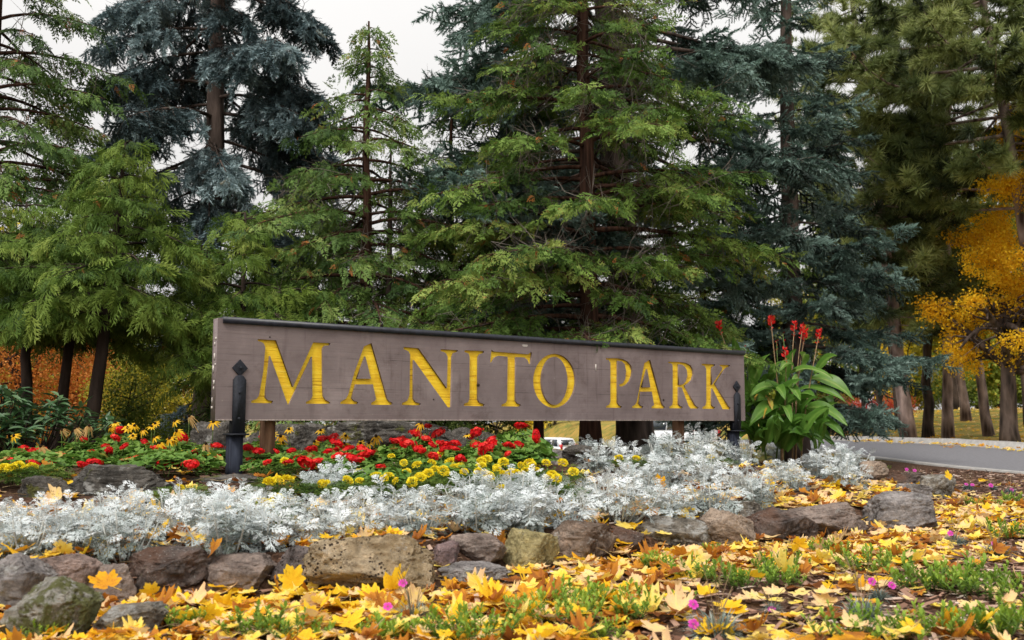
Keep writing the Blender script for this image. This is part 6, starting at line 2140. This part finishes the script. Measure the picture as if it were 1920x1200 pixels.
for i, (px, py, s, fl) in enumerate(PKS):
    p = hit(px, py)
    root = thing('dianthus', '', 'flower', tuple(p), 'grey-green pinks among the leaves')
    mesh_obj('leaf_tuft', TUFT[i % 3], root, (0, 0, 0), (0, 0, rng.uniform(0, 6)), s * .8)
    g = G()
    for _ in range(9):
        a = rng.uniform(0, 6.28); h = rng.uniform(.1, .22) * s
        e = np.array([math.cos(a) * .06, math.sin(a) * .06, h])
        tube(g, [np.zeros(3), e * np.array([.4, .4, .6]), e], .0015, 3, rng.uniform(0, .7), False)
    g.build('dry_stalks', M_dry, root, off=(0, 0, 0))
    for fx_, fy_ in fl:
        q = at(fx_, fy_, p[1] - .02) - p
        g = G(); tube(g, [np.zeros(3), q * np.array([.5, .5, .7]), q], .0016, 3)
        g.build('flower_stalk', M_tuft, root, off=(0, 0, 0))
        mesh_obj('flower', PINK, root, tuple(q), (rng.uniform(.5, 1.1), rng.normal() * .3, 0), rng.uniform(.75, .95) * (1 + .05 * max(0, p[1] - 5)))
    ti.append((root, px, py))
front_label(ti, 'grey-green dianthus tuft')

# ------------------------------------------------------------------ the small round sign by the far kerb
p = on_ground(1632, 29.2)
root = thing('street_sign', 'small round white sign with a red ring on a thin post by the road', 'sign', tuple(p))
zt = at(1632, 765, 29.2)[2] - p[2]
g = G(); tube(g, [(0, 0, -.1), (0, 0, zt + .12)], .025, 8)
g.build('post', m_solid('galvanised', (.25, .25, .26), .5, .5, .6), root, off=(0, 0, 0))
g = G(); tube(g, [(0, -.03, zt), (0, -.038, zt)], .21, 24)
g.build('sign_plate', m_solid('white_enamel', (.75, .74, .73), .4, .4), root, off=(0, 0, 0))
g = G()
aa = np.linspace(0, 6.283, 33)
ringv = np.concatenate([np.stack([np.cos(aa) * r, np.full(33, -.0415), zt + np.sin(aa) * r], 1) for r in (.20, .15)])
g.add(ringv, [(k, k + 1, 33 + k) for k in range(32)] + [(k + 1, 34 + k, 33 + k) for k in range(32)])
box(g, (0, -.0415, zt), (.32, .002, .045), .5, np.array([[.707, 0, .707], [0, 1, 0], [-.707, 0, .707]]))
g.build('ring_and_bar', m_solid('red_enamel', (.55, .03, .03), .4, .4), root, off=(0, 0, 0))

# ------------------------------------------------------------------ cars seen under the sign
M_tyre = m_solid('tyre_rubber', (.015, .015, .016), .85, .2)
M_rim = m_solid('alloy', (.45, .45, .46), .35, .5, .8)
M_glass = m_solid('car_glass', (.02, .028, .035), .08, .6)
M_tail = m_solid('tail_lamp_red', (.55, .01, .015), .25, .5)
M_carplastic = m_solid('car_plastic', (.025, .025, .027), .6, .3)
def car(label, px, Y, yaw, paint, kind='suv'):
    p = on_ground(px, Y)
    root = thing('parked_car', label, 'car', tuple(p), 'cars seen under the sign')
    root.rotation_euler = (0, 0, yaw)
    if kind == 'suv':
        low = [(-2.28, .36), (-2.33, .62), (-2.30, 1.02), (-1.2, 1.06), (.95, 1.04), (1.45, .99), (2.10, .90), (2.32, .72), (2.30, .36)]
        top = [(-2.30, 1.02), (-2.20, 1.25), (-1.98, 1.64), (-1.5, 1.72), (-.2, 1.74), (.40, 1.66), (1.42, 1.0)]
    else:
        low = [(-2.15, .34), (-2.22, .60), (-2.20, .98), (-1.0, 1.0), (.9, .96), (1.4, .90), (2.05, .80), (2.22, .62), (2.2, .34)]
        top = [(-2.18, .98), (-2.0, 1.22), (-1.6, 1.46), (-.6, 1.53), (.15, 1.48), (1.35, .92)]
    def extr(prof, wf, mat, name):
        n = len(prof)
        xs = np.array(prof)
        # three slices per side so that the flanks curve
        cols = [(-1.0, 0), (-.96, .0), (0, 0), (.96, 0), (1.0, 0)]
        V = []
        for c, _ in cols:
            for x, z in prof:
                ins = .05 if abs(c) == 1.0 else 0
                V.append((x * (1 - ins * .35), c * wf(z), z - (ins * .3 if z > .9 else 0)))
        F = []
        m_ = len(cols)
        for a in range(m_ - 1):
            for k in range(n):
                k2 = (k + 1) % n
                q = (a * n + k, a * n + k2, (a + 1) * n + k2, (a + 1) * n + k)
                F += [(q[0], q[1], q[2]), (q[0], q[2], q[3])]
        for a in (0, m_ - 1):
            for k in range(1, n - 1):
                F.append((a * n, a * n + k, a * n + k + 1))
        g = G(); g.add(V, F)
        return g.build(name, mat, root, off=(0, 0, 0))
    wl_ = lambda z: .90 - .05 * abs(z - .75)
    wt = lambda z: .86 - .26 * max(0, z - 1.0)
    extr(low, wl_, paint, 'body')
    extr(top, wt, paint, 'cabin')
    zb, zr = (1.06, 1.60) if kind == 'suv' else (1.02, 1.42)
    for s in (-1, 1):
        for (x0, x1, x2, x3) in (((-1.95, -1.15, -1.15, -1.78), (-1.08, -.12, -.12, -1.08), (-.05, 1.0, .32, -.05)) if kind == 'suv' else ((-1.75, -.75, -.75, -1.35), (-.68, .95, .18, -.68))):
            g = G()
            o = .006
            V = [(x0, s * (wt(zb) + o), zb), (x1, s * (wt(zb) + o), zb), (x2, s * (wt(zr) + o), zr), (x3, s * (wt(zr) + o), zr)]
            V += [(a, b - s * .02, c) for a, b, c in V]
            g.add(V, [(0, 1, 2), (0, 2, 3), (0, 4, 5), (0, 5, 1), (1, 5, 6), (1, 6, 2), (2, 6, 7), (2, 7, 3), (3, 7, 4), (3, 4, 0)])
            g.build('side_window', M_glass, root, off=(0, 0, 0))
        g = G(); box(g, (-2.27 if kind == 'suv' else -2.15, s * .74, 1.02 if kind == 'suv' else .9), (.16, .20, .42 if kind == 'suv' else .24))
        g.build('tail_light', M_tail, root, off=(0, 0, 0))
        for x in (-1.42, 1.42):
            g = G(); tube(g, [(x, s * .93, .35), (x, s * .90, .35), (x, s * .70, .35), (x, s * .68, .35)], [.31, .345, .345, .3], 20)
            w_ = g.build('wheel', M_tyre, root, off=(0, 0, 0))
            g = G(); tube(g, [(x, s * .936, .35), (x, s * .90, .35)], [.20, .22], 14)
            g.build('rim', M_rim, w_, off=(0, 0, 0))
    g = G()
    x0, x1 = (-2.255, -2.03) if kind == 'suv' else (-2.11, -1.72)
    z0_, z1_ = (1.16, 1.58) if kind == 'suv' else (1.08, 1.40)
    V = [(x0 - .03, -.66, z0_), (x0 - .03, .66, z0_), (x1 - .02, .58, z1_), (x1 - .02, -.58, z1_)]
    V += [(a + .05, b, c) for a, b, c in V]
    g.add(V, [(0, 2, 1), (0, 3, 2), (0, 1, 5), (0, 5, 4), (1, 2, 6), (1, 6, 5), (2, 3, 7), (2, 7, 6), (3, 0, 4), (3, 4, 7)])
    g.build('rear_window', M_glass, root, off=(0, 0, 0))
    g = G(); box(g, (-2.31 if kind == 'suv' else -2.2, 0, .52), (.12, 1.66, .22)); box(g, (2.29 if kind == 'suv' else 2.18, 0, .5), (.1, 1.6, .2))
    g.build('bumper', M_carplastic, root, off=(0, 0, 0))
M_white_paint = m_solid('white_car_paint', (.78, .79, .82), .25, .5, coat=.6)
M_silver_paint = m_solid('silver_car_paint', (.40, .42, .45), .3, .5, .3, coat=.6)
car('white estate car with dark windows and red tail lights, below the letter O', 1032, 80, R(125), M_white_paint)
car('silver car partly hidden by dark stems, below the letter T', 962, 86, R(155), M_silver_paint)
car('white car with a big red tail light, below the letters R and K', 1250, 44, R(128), M_white_paint, 'hatch')
